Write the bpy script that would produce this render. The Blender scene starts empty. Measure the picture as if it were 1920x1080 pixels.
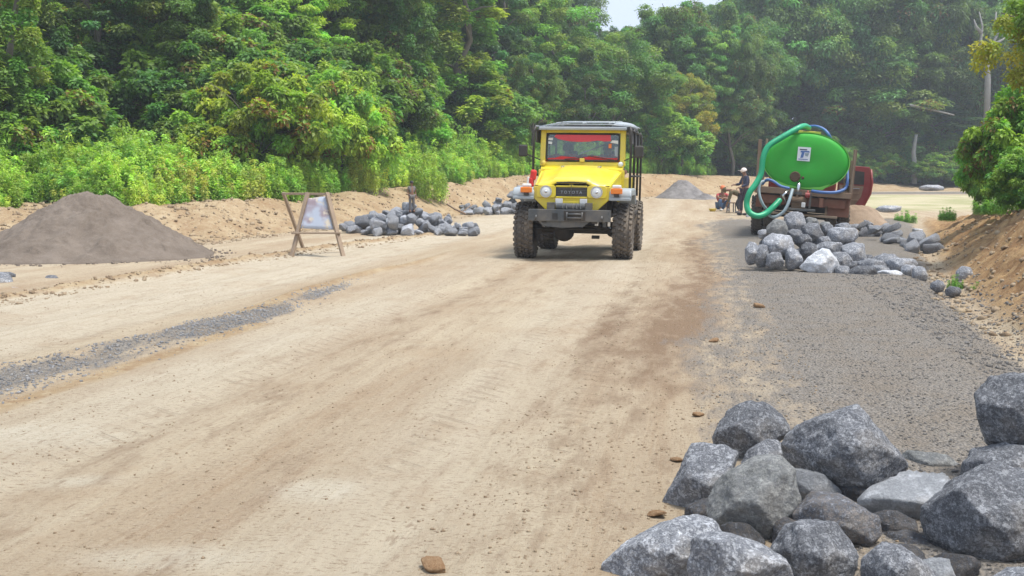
import bpy, math, random
import numpy as np
from mathutils import Vector, Matrix, noise as mnoise

# ---------------------------------------------------------------- camera, world, sun, exposure
scene = bpy.context.scene
COL = scene.collection
FPX, HOR, CAMH = 1935.0, 340.0, 1.25          # focal length and horizon row in photo pixels, eye height
PITCH = math.atan((540 - HOR) / FPX)
cam_d = bpy.data.cameras.new('camera')
cam = bpy.data.objects.new('camera', cam_d); COL.objects.link(cam)
cam_d.sensor_width = 36.0; cam_d.lens = 36.0 * FPX / 1920.0
cam_d.clip_start = 0.05; cam_d.clip_end = 3000
cam.location = (0, 0, CAMH); cam.rotation_euler = (math.pi / 2 - PITCH, 0, 0)
scene.camera = cam

SUN_EL, SUN_AZ = math.radians(70), math.radians(112)   # azimuth from +Y towards +X
world = bpy.data.worlds.new('World'); scene.world = world; world.use_nodes = True
wn, wl = world.node_tree.nodes, world.node_tree.links
wn.clear()
w_out = wn.new('ShaderNodeOutputWorld'); w_bg = wn.new('ShaderNodeBackground')
w_sky = wn.new('ShaderNodeTexSky'); w_sky.sky_type = 'NISHITA'; w_sky.sun_disc = False
w_sky.sun_elevation = SUN_EL; w_sky.sun_rotation = SUN_AZ; w_sky.dust_density = 2.5; w_sky.air_density = 1.0
w_tc = wn.new('ShaderNodeTexCoord'); w_map = wn.new('ShaderNodeMapping'); w_map.inputs['Scale'].default_value = (1, 1, 3)
w_noise = wn.new('ShaderNodeTexNoise'); w_noise.inputs['Scale'].default_value = 2.2; w_noise.inputs['Detail'].default_value = 8
w_ramp = wn.new('ShaderNodeValToRGB'); w_ramp.color_ramp.elements[0].position = 0.36; w_ramp.color_ramp.elements[1].position = 0.62
w_ramp.color_ramp.elements[0].color = (0.62, 0.62, 0.62, 1); w_ramp.color_ramp.elements[1].color = (1, 1, 1, 1)
w_mix = wn.new('ShaderNodeMix'); w_mix.data_type = 'RGBA'
w_mix.inputs[7].default_value = (3.5, 4.0, 4.9, 1)     # bright thin cloud
wl.new(w_tc.outputs['Generated'], w_map.inputs[0]); wl.new(w_map.outputs[0], w_noise.inputs[0])
wl.new(w_noise.outputs[0], w_ramp.inputs[0]); wl.new(w_ramp.outputs[0], w_mix.inputs[0])
wl.new(w_sky.outputs[0], w_mix.inputs[6]); wl.new(w_mix.outputs[2], w_bg.inputs[0])
w_bg.inputs[1].default_value = 0.095
wl.new(w_bg.outputs[0], w_out.inputs[0])

sun_d = bpy.data.lights.new('sun', 'SUN'); sun = bpy.data.objects.new('sun', sun_d); COL.objects.link(sun)
sun_d.energy = 1.8; sun_d.angle = math.radians(15); sun_d.color = (1.0, 0.95, 0.87)
sdir = Vector((math.sin(SUN_AZ) * math.cos(SUN_EL), math.cos(SUN_AZ) * math.cos(SUN_EL), math.sin(SUN_EL)))
sun.rotation_euler = (-sdir).to_track_quat('-Z', 'Y').to_euler()
scene.view_settings.view_transform = 'Standard'; scene.view_settings.look = 'None'
scene.view_settings.exposure = 1.55; scene.view_settings.gamma = 1.0
scene.view_settings.use_curve_mapping = False
scene.render.engine = 'CYCLES'
scene.cycles.max_bounces = 6; scene.cycles.diffuse_bounces = 3; scene.cycles.transparent_max_bounces = 8
scene.cycles.transmission_bounces = 4; scene.cycles.volume_bounces = 0

# ---------------------------------------------------------------- helpers
FW = Vector((0, math.cos(PITCH), -math.sin(PITCH))); UP = Vector((0, math.sin(PITCH), math.cos(PITCH)))
def ray(u, v):
    return (FW + Vector((1, 0, 0)) * ((u - 960) / FPX) + UP * ((540 - v) / FPX))
def P(u, v, Y):
    r = ray(u, v); return Vector((0, 0, CAMH)) + r * (Y / r.y)
def G(u, v, z=0.0):
    r = ray(u, v); return Vector((0, 0, CAMH)) + r * ((z - CAMH) / r.z)

rs = np.random.RandomState(7)
LAT = rs.rand(256, 256)
def vnoise(x, y):
    xi = np.floor(x).astype(int); yi = np.floor(y).astype(int); fx = x - xi; fy = y - yi
    fx = fx * fx * (3 - 2 * fx); fy = fy * fy * (3 - 2 * fy)
    a = LAT[xi % 256, yi % 256]; b = LAT[(xi + 1) % 256, yi % 256]; c = LAT[xi % 256, (yi + 1) % 256]; d = LAT[(xi + 1) % 256, (yi + 1) % 256]
    return (a * (1 - fx) + b * fx) * (1 - fy) + (c * (1 - fx) + d * fx) * fy
def fbm(x, y, o=4, g=0.5):
    t = np.zeros_like(x, dtype=float); a = 1.0; n = 0
    for i in range(o):
        t += a * (vnoise(x * 2 ** i + 17.3 * i, y * 2 ** i + 9.1 * i) - 0.5); n += a; a *= g
    return t / n
def sst(a, b, x):
    t = np.clip((x - a) / (b - a), 0, 1); return t * t * (3 - 2 * t)

RD = math.atan(0.178)                                    # road direction, clockwise from +Y
CS, SN = math.cos(RD), math.sin(RD)
def s_of(x, y): return x * CS - y * SN
def t_of(x, y): return x * SN + y * CS
FU = [-900, -400, 0, 400, 650, 900, 1200, 1400, 1700, 2000, 3000]
FY = [14, 17, 18.5, 21, 27.5, 38, 55, 68, 84, 88, 88]
HB = [.6, .6, .62, .68, .85, 1.1, 1.25, 1.15, .6, .5, .5]
def terrain(x, y):
    x = np.asarray(x, dtype=float); y = np.asarray(y, dtype=float)
    s = s_of(x, y); t = t_of(x, y); yy = np.maximum(y, 1.0)
    u = 960 + FPX * x / yy
    h = 0.47 * sst(30, 62, y)
    h = h + 0.035 * fbm(s * .9, t * .25, 3) + 0.012 * fbm(s * 5, t * 2.2, 3)
    # shallow wheel ruts along the road
    rut = np.zeros_like(s)
    for c in (-1.0, -2.6, -5.1, -6.1):
        rut -= np.exp(-((s - c - .15 * np.sin(t * .2 + c)) / .22) ** 2)
    h = h + 0.018 * rut * (y < 40) * (0.5 + vnoise(s * .5, t * .4))
    # lip of scraped soil on the far edge of the road
    c = -7.15 + .15 * np.sin(t * .6) + .9 * sst(14, 24, y)
    h = h + (0.075 + .09 * fbm(s * 3, t * 2.5, 3)) * np.exp(-((s - c) / .16) ** 2) * (1 - sst(24, 30, y))
    h = h + .05 * sst(-7.2, -8.2, s) * (1 - sst(24, 32, y))
    # edge of the gravel windrow
    c = -4.25 + .1 * np.sin(t * .9)
    h = h + (.02 + .05 * vnoise(t * 1.5, s * 2)) * np.exp(-((s - c) / .14) ** 2) * sst(9, 12, y) * (1 - sst(15, 20, y))
    h = h + (0.05 + .05 * fbm(s * 4, t * 2, 3)) * np.exp(-((s - c) / .3) ** 2) * (1 - sst(9, 13, y)) * (y > 0)
    # left and far bank of bulldozed soil
    yf = np.interp(u, FU, FY) * (1 + .02 * fbm(x * .3, y * .3, 2)); hb = np.interp(u, FU, HB)
    db = np.where(y > 1, y - yf, -5)
    k = sst(0, 1, db / (yf * .2))
    bank = k * hb
    lump = fbm(x * 1.1, y * 1.1, 4) * .35 + fbm(x * 4, y * 4, 3) * .10
    h = h + bank + lump * sst(-1.0, 1.5, db) * (1 - .6 * sst(8, 12, db))
    slope = np.interp(u, [0, 500, 900, 1080, 1420, 1600, 2000], [.34, .32, .24, .10, .10, .2, .25])
    h = h + np.clip(db - yf * .22 - 4, 0, 45) * slope
    # right hand ditch and cut bank
    sf = np.interp(y, [2, 8, 10, 12.6, 18.5, 34], [2.2, 2.55, 2.8, 3.1, 4.2, 7.2]); hc = np.interp(y, [0, 14, 20, 28, 34], [1.0, .9, .62, .27, 0])
    ds = s - sf - .12 * fbm(x * 1.3, y * 1.3, 2)
    h = h - .10 * np.exp(-((ds + .1) / .35) ** 2) * (y < 36) * (y > 0)
    m = sst(0, 1.5, ds)
    l2 = fbm(x * 1.6 + 5, y * 1.6, 5, .6) * .5 + fbm(x * 7, y * 7, 4, .6) * .26
    h = h + np.where(y > -20, (hc * m + l2 * m * (1 - sst(26, 38, y))), 0)
    h = h + sst(-.2, .4, ds) * (1 - m) * fbm(x * 6, y * 6, 3) * .16 * (y < 36)
    return h
def H(x, y): return float(terrain(np.array([x]), np.array([y]))[0])

def tag(o, label=None, cat=None, group=None, kind=None):
    if label: o['label'] = label
    if cat: o['category'] = cat
    if group: o['group'] = group
    if kind: o['kind'] = kind
    return o
def empty(name, loc=(0, 0, 0), rz=0.0, label=None, cat=None, group=None):
    o = bpy.data.objects.new(name, None); COL.objects.link(o); o.location = loc; o.rotation_euler = (0, 0, rz)
    o.empty_display_size = .1
    return tag(o, label, cat, group)
def rotm(rx=0, ry=0, rz=0):
    return (Matrix.Rotation(rz, 3, 'Z') @ Matrix.Rotation(ry, 3, 'Y') @ Matrix.Rotation(rx, 3, 'X'))

class MB:
    def __init__(s): s.v = []; s.f = []; s.T = None
    def add(s, vs, fs):
        o = len(s.v)
        for p in vs:
            p = Vector(p)
            s.v.append(s.T @ p if s.T is not None else p)
        s.f += [tuple(i + o for i in f) for f in fs]; return s
    def box(s, c, d, R=None):
        vs = []
        for z in (-.5, .5):
            for y in (-.5, .5):
                for x in (-.5, .5):
                    p = Vector((x * d[0], y * d[1], z * d[2]))
                    if R: p = R @ p
                    vs.append(p + Vector(c))
        return s.add(vs, [(0, 2, 3, 1), (4, 5, 7, 6), (0, 1, 5, 4), (2, 6, 7, 3), (0, 4, 6, 2), (1, 3, 7, 5)])
    def bar(s, a, b, w, h=None):
        a, b = Vector(a), Vector(b); d = b - a; h = h or w
        q = d.to_track_quat('Z', 'Y').to_matrix()
        return s.box((a + b) / 2, (w, h, d.length), q)
    def tube(s, pts, r, n=8, caps=True, r2=None):
        pts = [Vector(p) for p in pts]; k = len(pts); vs = []; fs = []
        rr = r if isinstance(r, (list, tuple)) else [r + ((r2 if r2 is not None else r) - r) * i / max(k - 1, 1) for i in range(k)]
        ref = None
        for i, p in enumerate(pts):
            t = (pts[min(i + 1, k - 1)] - pts[max(i - 1, 0)]).normalized()
            if ref is None: ref = Vector((0, 0, 1)) if abs(t.z) < .9 else Vector((1, 0, 0))
            a = t.cross(ref).normalized(); b = t.cross(a).normalized(); ref = -b if False else a.cross(t).normalized()
            for j in range(n):
                q = 2 * math.pi * j / n
                vs.append(p + a * math.cos(q) * rr[i] + (a.cross(t)) * math.sin(q) * rr[i])
        for i in range(k - 1):
            for j in range(n):
                fs.append((i * n + j, i * n + (j + 1) % n, (i + 1) * n + (j + 1) % n, (i + 1) * n + j))
        if caps:
            fs.append(tuple(range(n - 1, -1, -1))); fs.append(tuple((k - 1) * n + j for j in range(n)))
        return s.add(vs, fs)
    def lathe(s, prof, c, axis='X', n=32):
        vs = []; fs = []; k = len(prof)
        for j in range(n):
            q = 2 * math.pi * j / n
            for (a, r) in prof:
                p = (a, r * math.cos(q), r * math.sin(q)) if axis == 'X' else (r * math.cos(q), a, r * math.sin(q)) if axis == 'Y' else (r * math.cos(q), r * math.sin(q), a)
                vs.append(Vector(p) + Vector(c))
        for j in range(n):
            for i in range(k - 1):
                fs.append((j * k + i, j * k + i + 1, ((j + 1) % n) * k + i + 1, ((j + 1) % n) * k + i))
        return s.add(vs, fs)
    def prism(s, poly, a, b, axis='Y'):
        n = len(poly)
        def mk(p, d): return (p[0], d, p[1]) if axis == 'Y' else (d, p[0], p[1]) if axis == 'X' else (p[0], p[1], d)
        vs = [mk(p, a) for p in poly] + [mk(p, b) for p in poly]
        fs = [tuple(range(n)), tuple(range(2 * n - 1, n - 1, -1))]
        for i in range(n): fs.append((i, i + n, (i + 1) % n + n, (i + 1) % n))
        return s.add(vs, fs)
    def ball(s, c, r, n=12, m=8):
        r = (r, r, r) if not isinstance(r, (tuple, list)) else r
        vs = [Vector(c) + Vector((0, 0, r[2]))]; fs = []
        for i in range(1, m):
            for j in range(n):
                a = math.pi * i / m; b = 2 * math.pi * j / n
                vs.append(Vector(c) + Vector((r[0] * math.sin(a) * math.cos(b), r[1] * math.sin(a) * math.sin(b), r[2] * math.cos(a))))
        vs.append(Vector(c) - Vector((0, 0, r[2])))
        for j in range(n): fs.append((0, 1 + j, 1 + (j + 1) % n)); fs.append((len(vs) - 1, 1 + (m - 2) * n + (j + 1) % n, 1 + (m - 2) * n + j))
        for i in range(m - 2):
            for j in range(n): fs.append((1 + i * n + j, 1 + (i + 1) * n + j, 1 + (i + 1) * n + (j + 1) % n, 1 + i * n + (j + 1) % n))
        return s.add(vs, fs)
    def build(s, name, m, parent=None, smooth=False, bevel=0, label=None):
        me = bpy.data.meshes.new(name); me.from_pydata([tuple(p) for p in s.v], [], s.f); me.update()
        if smooth: me.polygons.foreach_set('use_smooth', [True] * len(me.polygons))
        if smooth == 'auto':
            try: me.set_sharp_from_angle(angle=math.radians(40))
            except Exception: pass
        o = bpy.data.objects.new(name, me); COL.objects.link(o); me.materials.append(m)
        if parent: o.parent = parent
        if bevel:
            b = o.modifiers.new('bevel', 'BEVEL'); b.width = bevel; b.segments = 2; b.limit_method = 'ANGLE'; b.harden_normals = False
        if label: o['label'] = label
        return o

def np_mesh(name, V, F, m, parent=None, smooth=False):
    """V (n,3), F (k,m) constant-size faces"""
    me = bpy.data.meshes.new(name); V = np.asarray(V, dtype=np.float32); F = np.asarray(F, dtype=np.int32)
    k, c = F.shape
    me.vertices.add(len(V)); me.vertices.foreach_set('co', V.ravel())
    me.loops.add(k * c); me.loops.foreach_set('vertex_index', F.ravel())
    me.polygons.add(k); me.polygons.foreach_set('loop_start', np.arange(0, k * c, c, dtype=np.int32))
    me.update(calc_edges=True)
    if smooth: me.polygons.foreach_set('use_smooth', np.ones(k, dtype=bool))
    me.validate(); me.materials.append(m)
    if name is None: return me
    o = bpy.data.objects.new(name, me); COL.objects.link(o)
    if parent: o.parent = parent
    return o

# ---------------------------------------------------------------- materials
def node(nt, t, **kw):
    n = nt.nodes.new(t)
    for k, v in kw.items():
        if k.startswith('i_'): n.inputs[k[2:].replace('_', ' ')].default_value = v
        else: setattr(n, k, v)
    return n
def c4(c): return (c[0], c[1], c[2], 1)
def noise_tex(nt, vec, scale, detail=5, rough=.6):
    n = nt.nodes.new('ShaderNodeTexNoise'); n.inputs['Scale'].default_value = scale; n.inputs['Detail'].default_value = detail
    n.inputs['Roughness'].default_value = rough
    if vec: nt.links.new(vec, n.inputs['Vector'])
    return n.outputs[0]
def ramp(nt, fac, p0, p1, c0=(0, 0, 0), c1=(1, 1, 1)):
    r = nt.nodes.new('ShaderNodeValToRGB'); r.color_ramp.elements[0].position = p0; r.color_ramp.elements[1].position = p1
    r.color_ramp.elements[0].color = c4(c0); r.color_ramp.elements[1].color = c4(c1); nt.links.new(fac, r.inputs[0]); return r.outputs[0]
def mixc(nt, fac, a, b, mode='MIX'):
    m = nt.nodes.new('ShaderNodeMix'); m.data_type = 'RGBA'; m.blend_type = mode
    for idx, x in ((0, fac), (6, a), (7, b)):
        if isinstance(x, (int, float)): m.inputs[idx].default_value = x
        elif isinstance(x, tuple): m.inputs[idx].default_value = c4(x)
        else: nt.links.new(x, m.inputs[idx])
    return m.outputs[2]
def math_n(nt, op, a, b=None):
    m = nt.nodes.new('ShaderNodeMath'); m.operation = op
    for i, x in enumerate((a, b)):
        if x is None: continue
        if isinstance(x, (int, float)): m.inputs[i].default_value = x
        else: nt.links.new(x, m.inputs[i])
    return m.outputs[0]
def bump(nt, bsdf, h, strength, dist):
    b = nt.nodes.new('ShaderNodeBump'); b.inputs['Strength'].default_value = strength; b.inputs['Distance'].default_value = dist
    nt.links.new(h, b.inputs['Height']); nt.links.new(b.outputs[0], bsdf.inputs['Normal'])
def base_mat(name):
    m = bpy.data.materials.new(name); m.use_nodes = True; nt = m.node_tree
    return m, nt, nt.nodes['Principled BSDF']
def mat(name, col, rough=.6, metal=0.0, var=.12, scale=6, dust=0.0, dustcol=(.36, .28, .19), bmp=0.0, emis=None, spec=None, dscale=3):
    m, nt, b = base_mat(name); tc = nt.nodes.new('ShaderNodeTexCoord').outputs['Object']
    n = noise_tex(nt, tc, scale)
    c = mixc(nt, n, tuple(x * (1 - var) for x in col), tuple(min(1, x * (1 + var)) for x in col))
    if dust:
        d = math_n(nt, 'MULTIPLY', ramp(nt, noise_tex(nt, tc, dscale, 8, .7), .35, .7), dust)
        c = mixc(nt, d, c, dustcol)
    nt.links.new(c, b.inputs['Base Color']); b.inputs['Roughness'].default_value = rough; b.inputs['Metallic'].default_value = metal
    if spec is not None: b.inputs['Specular IOR Level'].default_value = spec
    if bmp: bump(nt, b, noise_tex(nt, tc, scale * 4, 6), bmp, .02)
    return m
def glass_mat(name, tint, opacity=.35):
    m = bpy.data.materials.new(name); m.use_nodes = True; nt = m.node_tree; nt.nodes.clear()
    o = nt.nodes.new('ShaderNodeOutputMaterial'); t = nt.nodes.new('ShaderNodeBsdfTransparent'); t.inputs[0].default_value = c4(tint)
    g = nt.nodes.new('ShaderNodeBsdfGlossy'); g.inputs['Roughness'].default_value = .05; g.inputs[0].default_value = (.9, .9, .9, 1)
    f = nt.nodes.new('ShaderNodeFresnel'); f.inputs[0].default_value = 1.5
    d = nt.nodes.new('ShaderNodeBsdfDiffuse'); d.inputs[0].default_value = (.30, .33, .34, 1)
    m1 = nt.nodes.new('ShaderNodeMixShader'); m1.inputs[0].default_value = opacity
    m2 = nt.nodes.new('ShaderNodeMixShader')
    nt.links.new(t.outputs[0], m1.inputs[1]); nt.links.new(d.outputs[0], m1.inputs[2])
    a = math_n(nt, 'ADD', f.outputs[0], .04)
    nt.links.new(a, m2.inputs[0]); nt.links.new(m1.outputs[0], m2.inputs[1]); nt.links.new(g.outputs[0], m2.inputs[2])
    nt.links.new(m2.outputs[0], o.inputs[0]); return m

def ground_material():
    m, nt, b = base_mat('ground_soil'); L = nt.links.new
    geo = nt.nodes.new('ShaderNodeNewGeometry').outputs['Position']
    mp = nt.nodes.new('ShaderNodeMapping'); mp.inputs['Rotation'].default_value = (0, 0, RD); L(geo, mp.inputs[0]); rc = mp.outputs[0]
    st = nt.nodes.new('ShaderNodeMapping'); st.inputs['Scale'].default_value = (1.0, .12, 1); L(rc, st.inputs[0]); st = st.outputs[0]
    st2 = nt.nodes.new('ShaderNodeMapping'); st2.inputs['Scale'].default_value = (1.0, .3, 1); L(rc, st2.inputs[0]); st2 = st2.outputs[0]
    at = nt.nodes.new('ShaderNodeAttribute'); at.attribute_name = 'soil'; sep = nt.nodes.new('ShaderNodeSeparateColor'); L(at.outputs['Color'], sep.inputs[0])
    at2 = nt.nodes.new('ShaderNodeAttribute'); at2.attribute_name = 'soil2'; sep2 = nt.nodes.new('ShaderNodeSeparateColor'); L(at2.outputs['Color'], sep2.inputs[0])
    gravel, orange, veg = sep.outputs[0], sep.outputs[1], sep.outputs[2]
    damp, pale, grass = sep2.outputs[0], sep2.outputs[1], sep2.outputs[2]
    big = noise_tex(nt, st, 1.5, 6, .62); mid = noise_tex(nt, st2, 5, 7, .7); fine = noise_tex(nt, rc, 42, 6, .75); vf = noise_tex(nt, rc, 190, 3, .7)
    road = mixc(nt, ramp(nt, big, .38, .62), (.335, .245, .158), (.455, .375, .265))
    road = mixc(nt, pale, road, (.51, .455, .355))
    road = mixc(nt, math_n(nt, 'MULTIPLY', ramp(nt, mid, .48, .68), .42), road, (.26, .18, .115))
    road = mixc(nt, math_n(nt, 'MULTIPLY', ramp(nt, fine, .52, .70), .45), road, (.50, .44, .34))
    pm = nt.nodes.new('ShaderNodeTexNoise'); pm.inputs['Scale'].default_value = 24; pm.inputs['Detail'].default_value = 4; L(st2, pm.inputs[0])
    road = mixc(nt, math_n(nt, 'MULTIPLY', ramp(nt, pm.outputs[0], .64, .72), .55), road, (.20, .13, .08))
    tr = nt.nodes.new('ShaderNodeMapping'); tr.inputs['Scale'].default_value = (1.0, .035, 1); L(rc, tr.inputs[0])
    trn = noise_tex(nt, tr.outputs[0], 7, 5, .75)
    road = mixc(nt, math_n(nt, 'MULTIPLY', ramp(nt, trn, .50, .66), .20), road, (.205, .138, .082))
    road = mixc(nt, math_n(nt, 'MULTIPLY', ramp(nt, trn, .46, .36), .22), road, (.47, .40, .29))
    sp = nt.nodes.new('ShaderNodeMapping'); sp.inputs['Scale'].default_value = (1.0, 2.2, 1); L(geo, sp.inputs[0])
    road = mixc(nt, math_n(nt, 'MULTIPLY', ramp(nt, noise_tex(nt, sp.outputs[0], 26, 6, .85), .54, .62), .75), road, (.165, .105, .062))
    road = mixc(nt, math_n(nt, 'MULTIPLY', ramp(nt, noise_tex(nt, sp.outputs[0], 75, 4, .8), .54, .62), .5), road, (.50, .43, .32))
    patch = noise_tex(nt, geo, .9, 5, .7)
    road = mixc(nt, math_n(nt, 'MULTIPLY', ramp(nt, patch, .52, .66), .35), road, (.34, .245, .155))
    at3 = nt.nodes.new('ShaderNodeAttribute'); at3.attribute_name = 'track'; sx = nt.nodes.new('ShaderNodeSeparateXYZ'); L(rc, sx.inputs[0])
    wv = math_n(nt, 'SINE', math_n(nt, 'ADD', math_n(nt, 'MULTIPLY', sx.outputs[1], 44.0), math_n(nt, 'MULTIPLY', sx.outputs[0], 26.0)))
    tm = math_n(nt, 'MULTIPLY', ramp(nt, wv, .35, .75), at3.outputs['Fac'])
    tm = math_n(nt, 'MULTIPLY', tm, ramp(nt, noise_tex(nt, geo, 3.5, 4, .7), .42, .58))
    road = mixc(nt, math_n(nt, 'MULTIPLY', tm, .22), road, (.22, .155, .10))
    dampm = ramp(nt, math_n(nt, 'ADD', damp, math_n(nt, 'MULTIPLY', math_n(nt, 'SUBTRACT', mid, .5), 1.6)), .35, .85)
    road = mixc(nt, dampm, road, (.225, .155, .10))
    # grey gravel
    vo = nt.nodes.new('ShaderNodeTexVoronoi'); vo.inputs['Scale'].default_value = 55; L(rc, vo.inputs[0])
    vo2 = nt.nodes.new('ShaderNodeTexVoronoi'); vo2.inputs['Scale'].default_value = 130; L(rc, vo2.inputs[0])
    bw = nt.nodes.new('ShaderNodeRGBToBW'); L(vo.outputs['Color'], bw.inputs[0])
    grc = mixc(nt, bw.outputs[0], (.195, .178, .158), (.335, .305, .27))
    grc = mixc(nt, math_n(nt, 'MULTIPLY', ramp(nt, fine, .48, .62), .55), grc, (.33, .28, .215))
    grc = mixc(nt, math_n(nt, 'MULTIPLY', ramp(nt, noise_tex(nt, rc, 2.2, 5), .45, .62), .5), grc, (.265, .22, .17))
    gm = ramp(nt, math_n(nt, 'ADD', gravel, math_n(nt, 'MULTIPLY', math_n(nt, 'SUBTRACT', mid, .5), 1.3)), .36, .66)
    c = mixc(nt, gm, road, grc)
    # bank soil
    ob = noise_tex(nt, geo, 1.1, 7, .7); oc = mixc(nt, ramp(nt, ob, .38, .64), (.30, .205, .115), (.43, .335, .21))
    oc = mixc(nt, ramp(nt, noise_tex(nt, geo, 6, 6, .75), .5, .72), oc, (.26, .16, .09))
    oc = mixc(nt, math_n(nt, 'MULTIPLY', ramp(nt, noise_tex(nt, geo, 17, 5, .7), .52, .68), .6), oc, (.50, .42, .29))
    oc = mixc(nt, math_n(nt, 'MULTIPLY', damp, .8), oc, mixc(nt, ramp(nt, noise_tex(nt, geo, 3.2, 7, .8), .42, .6), (.20, .10, .04), (.42, .27, .125)))
    om = ramp(nt, math_n(nt, 'ADD', orange, math_n(nt, 'MULTIPLY', math_n(nt, 'SUBTRACT', mid, .5), .8)), .35, .65)
    c = mixc(nt, om, c, oc)
    rb = sep2.outputs[0]
    c = mixc(nt, ramp(nt, math_n(nt, 'ADD', veg, math_n(nt, 'MULTIPLY', math_n(nt, 'SUBTRACT', mid, .5), .6)), .4, .6), c, (.035, .045, .018))
    gn = noise_tex(nt, geo, 1.4, 7, .7)
    c = mixc(nt, ramp(nt, math_n(nt, 'ADD', grass, math_n(nt, 'MULTIPLY', math_n(nt, 'SUBTRACT', gn, .5), .8)), .35, .7), c,
             mixc(nt, ramp(nt, noise_tex(nt, geo, .35, 5), .45, .6), (.46, .41, .27), (.33, .32, .17)))
    L(c, b.inputs['Base Color']); b.inputs['Roughness'].default_value = .95; b.inputs['Specular IOR Level'].default_value = .15
    hh = math_n(nt, 'ADD', math_n(nt, 'MULTIPLY', fine, .5), math_n(nt, 'MULTIPLY', vf, .3))
    hh = math_n(nt, 'ADD', hh, math_n(nt, 'MULTIPLY', mid, .8)); hh = math_n(nt, 'ADD', hh, math_n(nt, 'MULTIPLY', trn, .5)); hh = math_n(nt, 'SUBTRACT', hh, math_n(nt, 'MULTIPLY', tm, .5))
    hh = math_n(nt, 'SUBTRACT', hh, math_n(nt, 'MULTIPLY', math_n(nt, 'MULTIPLY', vo.outputs['Distance'], gm), 1.2))
    bump(nt, b, hh, .9, .035)
    return m

def rock_material(name, c0, c1, speck=1.0):
    m, nt, b = base_mat(name); L = nt.links.new
    tc = nt.nodes.new('ShaderNodeTexCoord').outputs['Object']
    oi = nt.nodes.new('ShaderNodeObjectInfo')
    n1 = noise_tex(nt, tc, 3.5, 6, .65); n2 = noise_tex(nt, tc, 85, 5, .85); n3 = noise_tex(nt, tc, 16, 7, .78); n4 = noise_tex(nt, tc, 42, 4, .8)
    c = mixc(nt, ramp(nt, n1, .35, .65), c0, c1)
    c = mixc(nt, math_n(nt, 'MULTIPLY', ramp(nt, n2, .50, .60), .70 * speck), c, (.52, .535, .555))
    c = mixc(nt, math_n(nt, 'MULTIPLY', ramp(nt, n2, .50, .40), .65 * speck), c, (.075, .082, .095))
    c = mixc(nt, math_n(nt, 'MULTIPLY', ramp(nt, n3, .50, .62), .5), c, tuple(x * 1.7 for x in c1))
    c = mixc(nt, math_n(nt, 'MULTIPLY', ramp(nt, n4, .48, .38), .6 * speck), c, (.10, .106, .118))
    c = mixc(nt, math_n(nt, 'MULTIPLY', ramp(nt, n4, .55, .66), .5 * speck), c, (.50, .51, .53))
    c = mixc(nt, math_n(nt, 'MULTIPLY', ramp(nt, noise_tex(nt, tc, 2.3, 5, .7), .54, .72), .55), c, (.40, .35, .28))
    tone = math_n(nt, 'ADD', math_n(nt, 'MULTIPLY', oi.outputs['Random'], .5), .75)
    cb = nt.nodes.new('ShaderNodeCombineColor'); [L(tone, cb.inputs[i]) for i in range(3)]
    c = mixc(nt, 1.0, c, cb.outputs[0], 'MULTIPLY'); c = mixc(nt, 1.0, c, oi.outputs['Color'], 'MULTIPLY')
    L(c, b.inputs['Base Color']); b.inputs['Roughness'].default_value = .88; b.inputs['Specular IOR Level'].default_value = .25
    h = math_n(nt, 'ADD', math_n(nt, 'MULTIPLY', n2, .35), math_n(nt, 'MULTIPLY', n3, 1.0))
    bump(nt, b, h, 1.0, .035)
    return m

def leaf_material():
    m = bpy.data.materials.new('leaf'); m.use_nodes = True; nt = m.node_tree; nt.nodes.clear(); L = nt.links.new
    o = nt.nodes.new('ShaderNodeOutputMaterial'); at = nt.nodes.new('ShaderNodeAttribute'); at.attribute_name = 'tint'
    oi = nt.nodes.new('ShaderNodeObjectInfo')
    c = mixc(nt, 1.0, at.outputs['Color'], oi.outputs['Color'], 'MULTIPLY')
    g = math_n(nt, 'ADD', math_n(nt, 'MULTIPLY', oi.outputs['Random'], .5), .75)
    cb = nt.nodes.new('ShaderNodeCombineColor'); L(g, cb.inputs[0]); L(g, cb.inputs[1]); L(g, cb.inputs[2])
    c = mixc(nt, 1.0, c, cb.outputs[0], 'MULTIPLY')
    p = nt.nodes.new('ShaderNodeBsdfPrincipled'); p.inputs['Roughness'].default_value = .5; p.inputs['Specular IOR Level'].default_value = .35
    t = nt.nodes.new('ShaderNodeBsdfTranslucent'); L(c, p.inputs['Base Color'])
    L(mixc(nt, 1.0, c, (1.25, 1.35, .6), 'MULTIPLY'), t.inputs[0])
    mx = nt.nodes.new('ShaderNodeMixShader'); mx.inputs[0].default_value = .42
    L(p.outputs[0], mx.inputs[1]); L(t.outputs[0], mx.inputs[2]); L(mx.outputs[0], o.inputs[0]); return m

M = {}
M['ground'] = ground_material()
M['rock'] = rock_material('basalt', (.285, .295, .308), (.44, .452, .468))
M['rock_pale'] = rock_material('pale_basalt', (.32, .33, .31), (.46, .465, .44), .45)
M['rock_slab'] = rock_material('slab_basalt', (.36, .375, .385), (.48, .495, .505), .25)
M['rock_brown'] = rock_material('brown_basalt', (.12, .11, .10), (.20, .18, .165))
M['leaf'] = leaf_material()
M['bark'] = mat('bark', (.16, .14, .11), .9, var=.4, scale=3, bmp=.5)
M['pale_bark'] = mat('pale_bark', (.44, .43, .40), .9, var=.3, scale=3, bmp=.3)
M['yellow'] = mat('yellow_paint', (.78, .62, .015), (.34), var=.08, scale=3, dust=.42, dscale=2.6, spec=.6)
M['grey_paint'] = mat('grey_blue_paint', (.32, .37, .40), .4, var=.1, dust=.3)
M['steel'] = mat('dark_steel', (.060, .072, .080), .5, .2, var=.2, dust=.35, bmp=.1)
M['black'] = mat('black_parts', (.018, .018, .018), .55, var=.3, dust=.12)
M['under'] = mat('undercarriage', (.03, .027, .024), .8, var=.4, dust=.45, dustcol=(.13, .10, .07))
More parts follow.
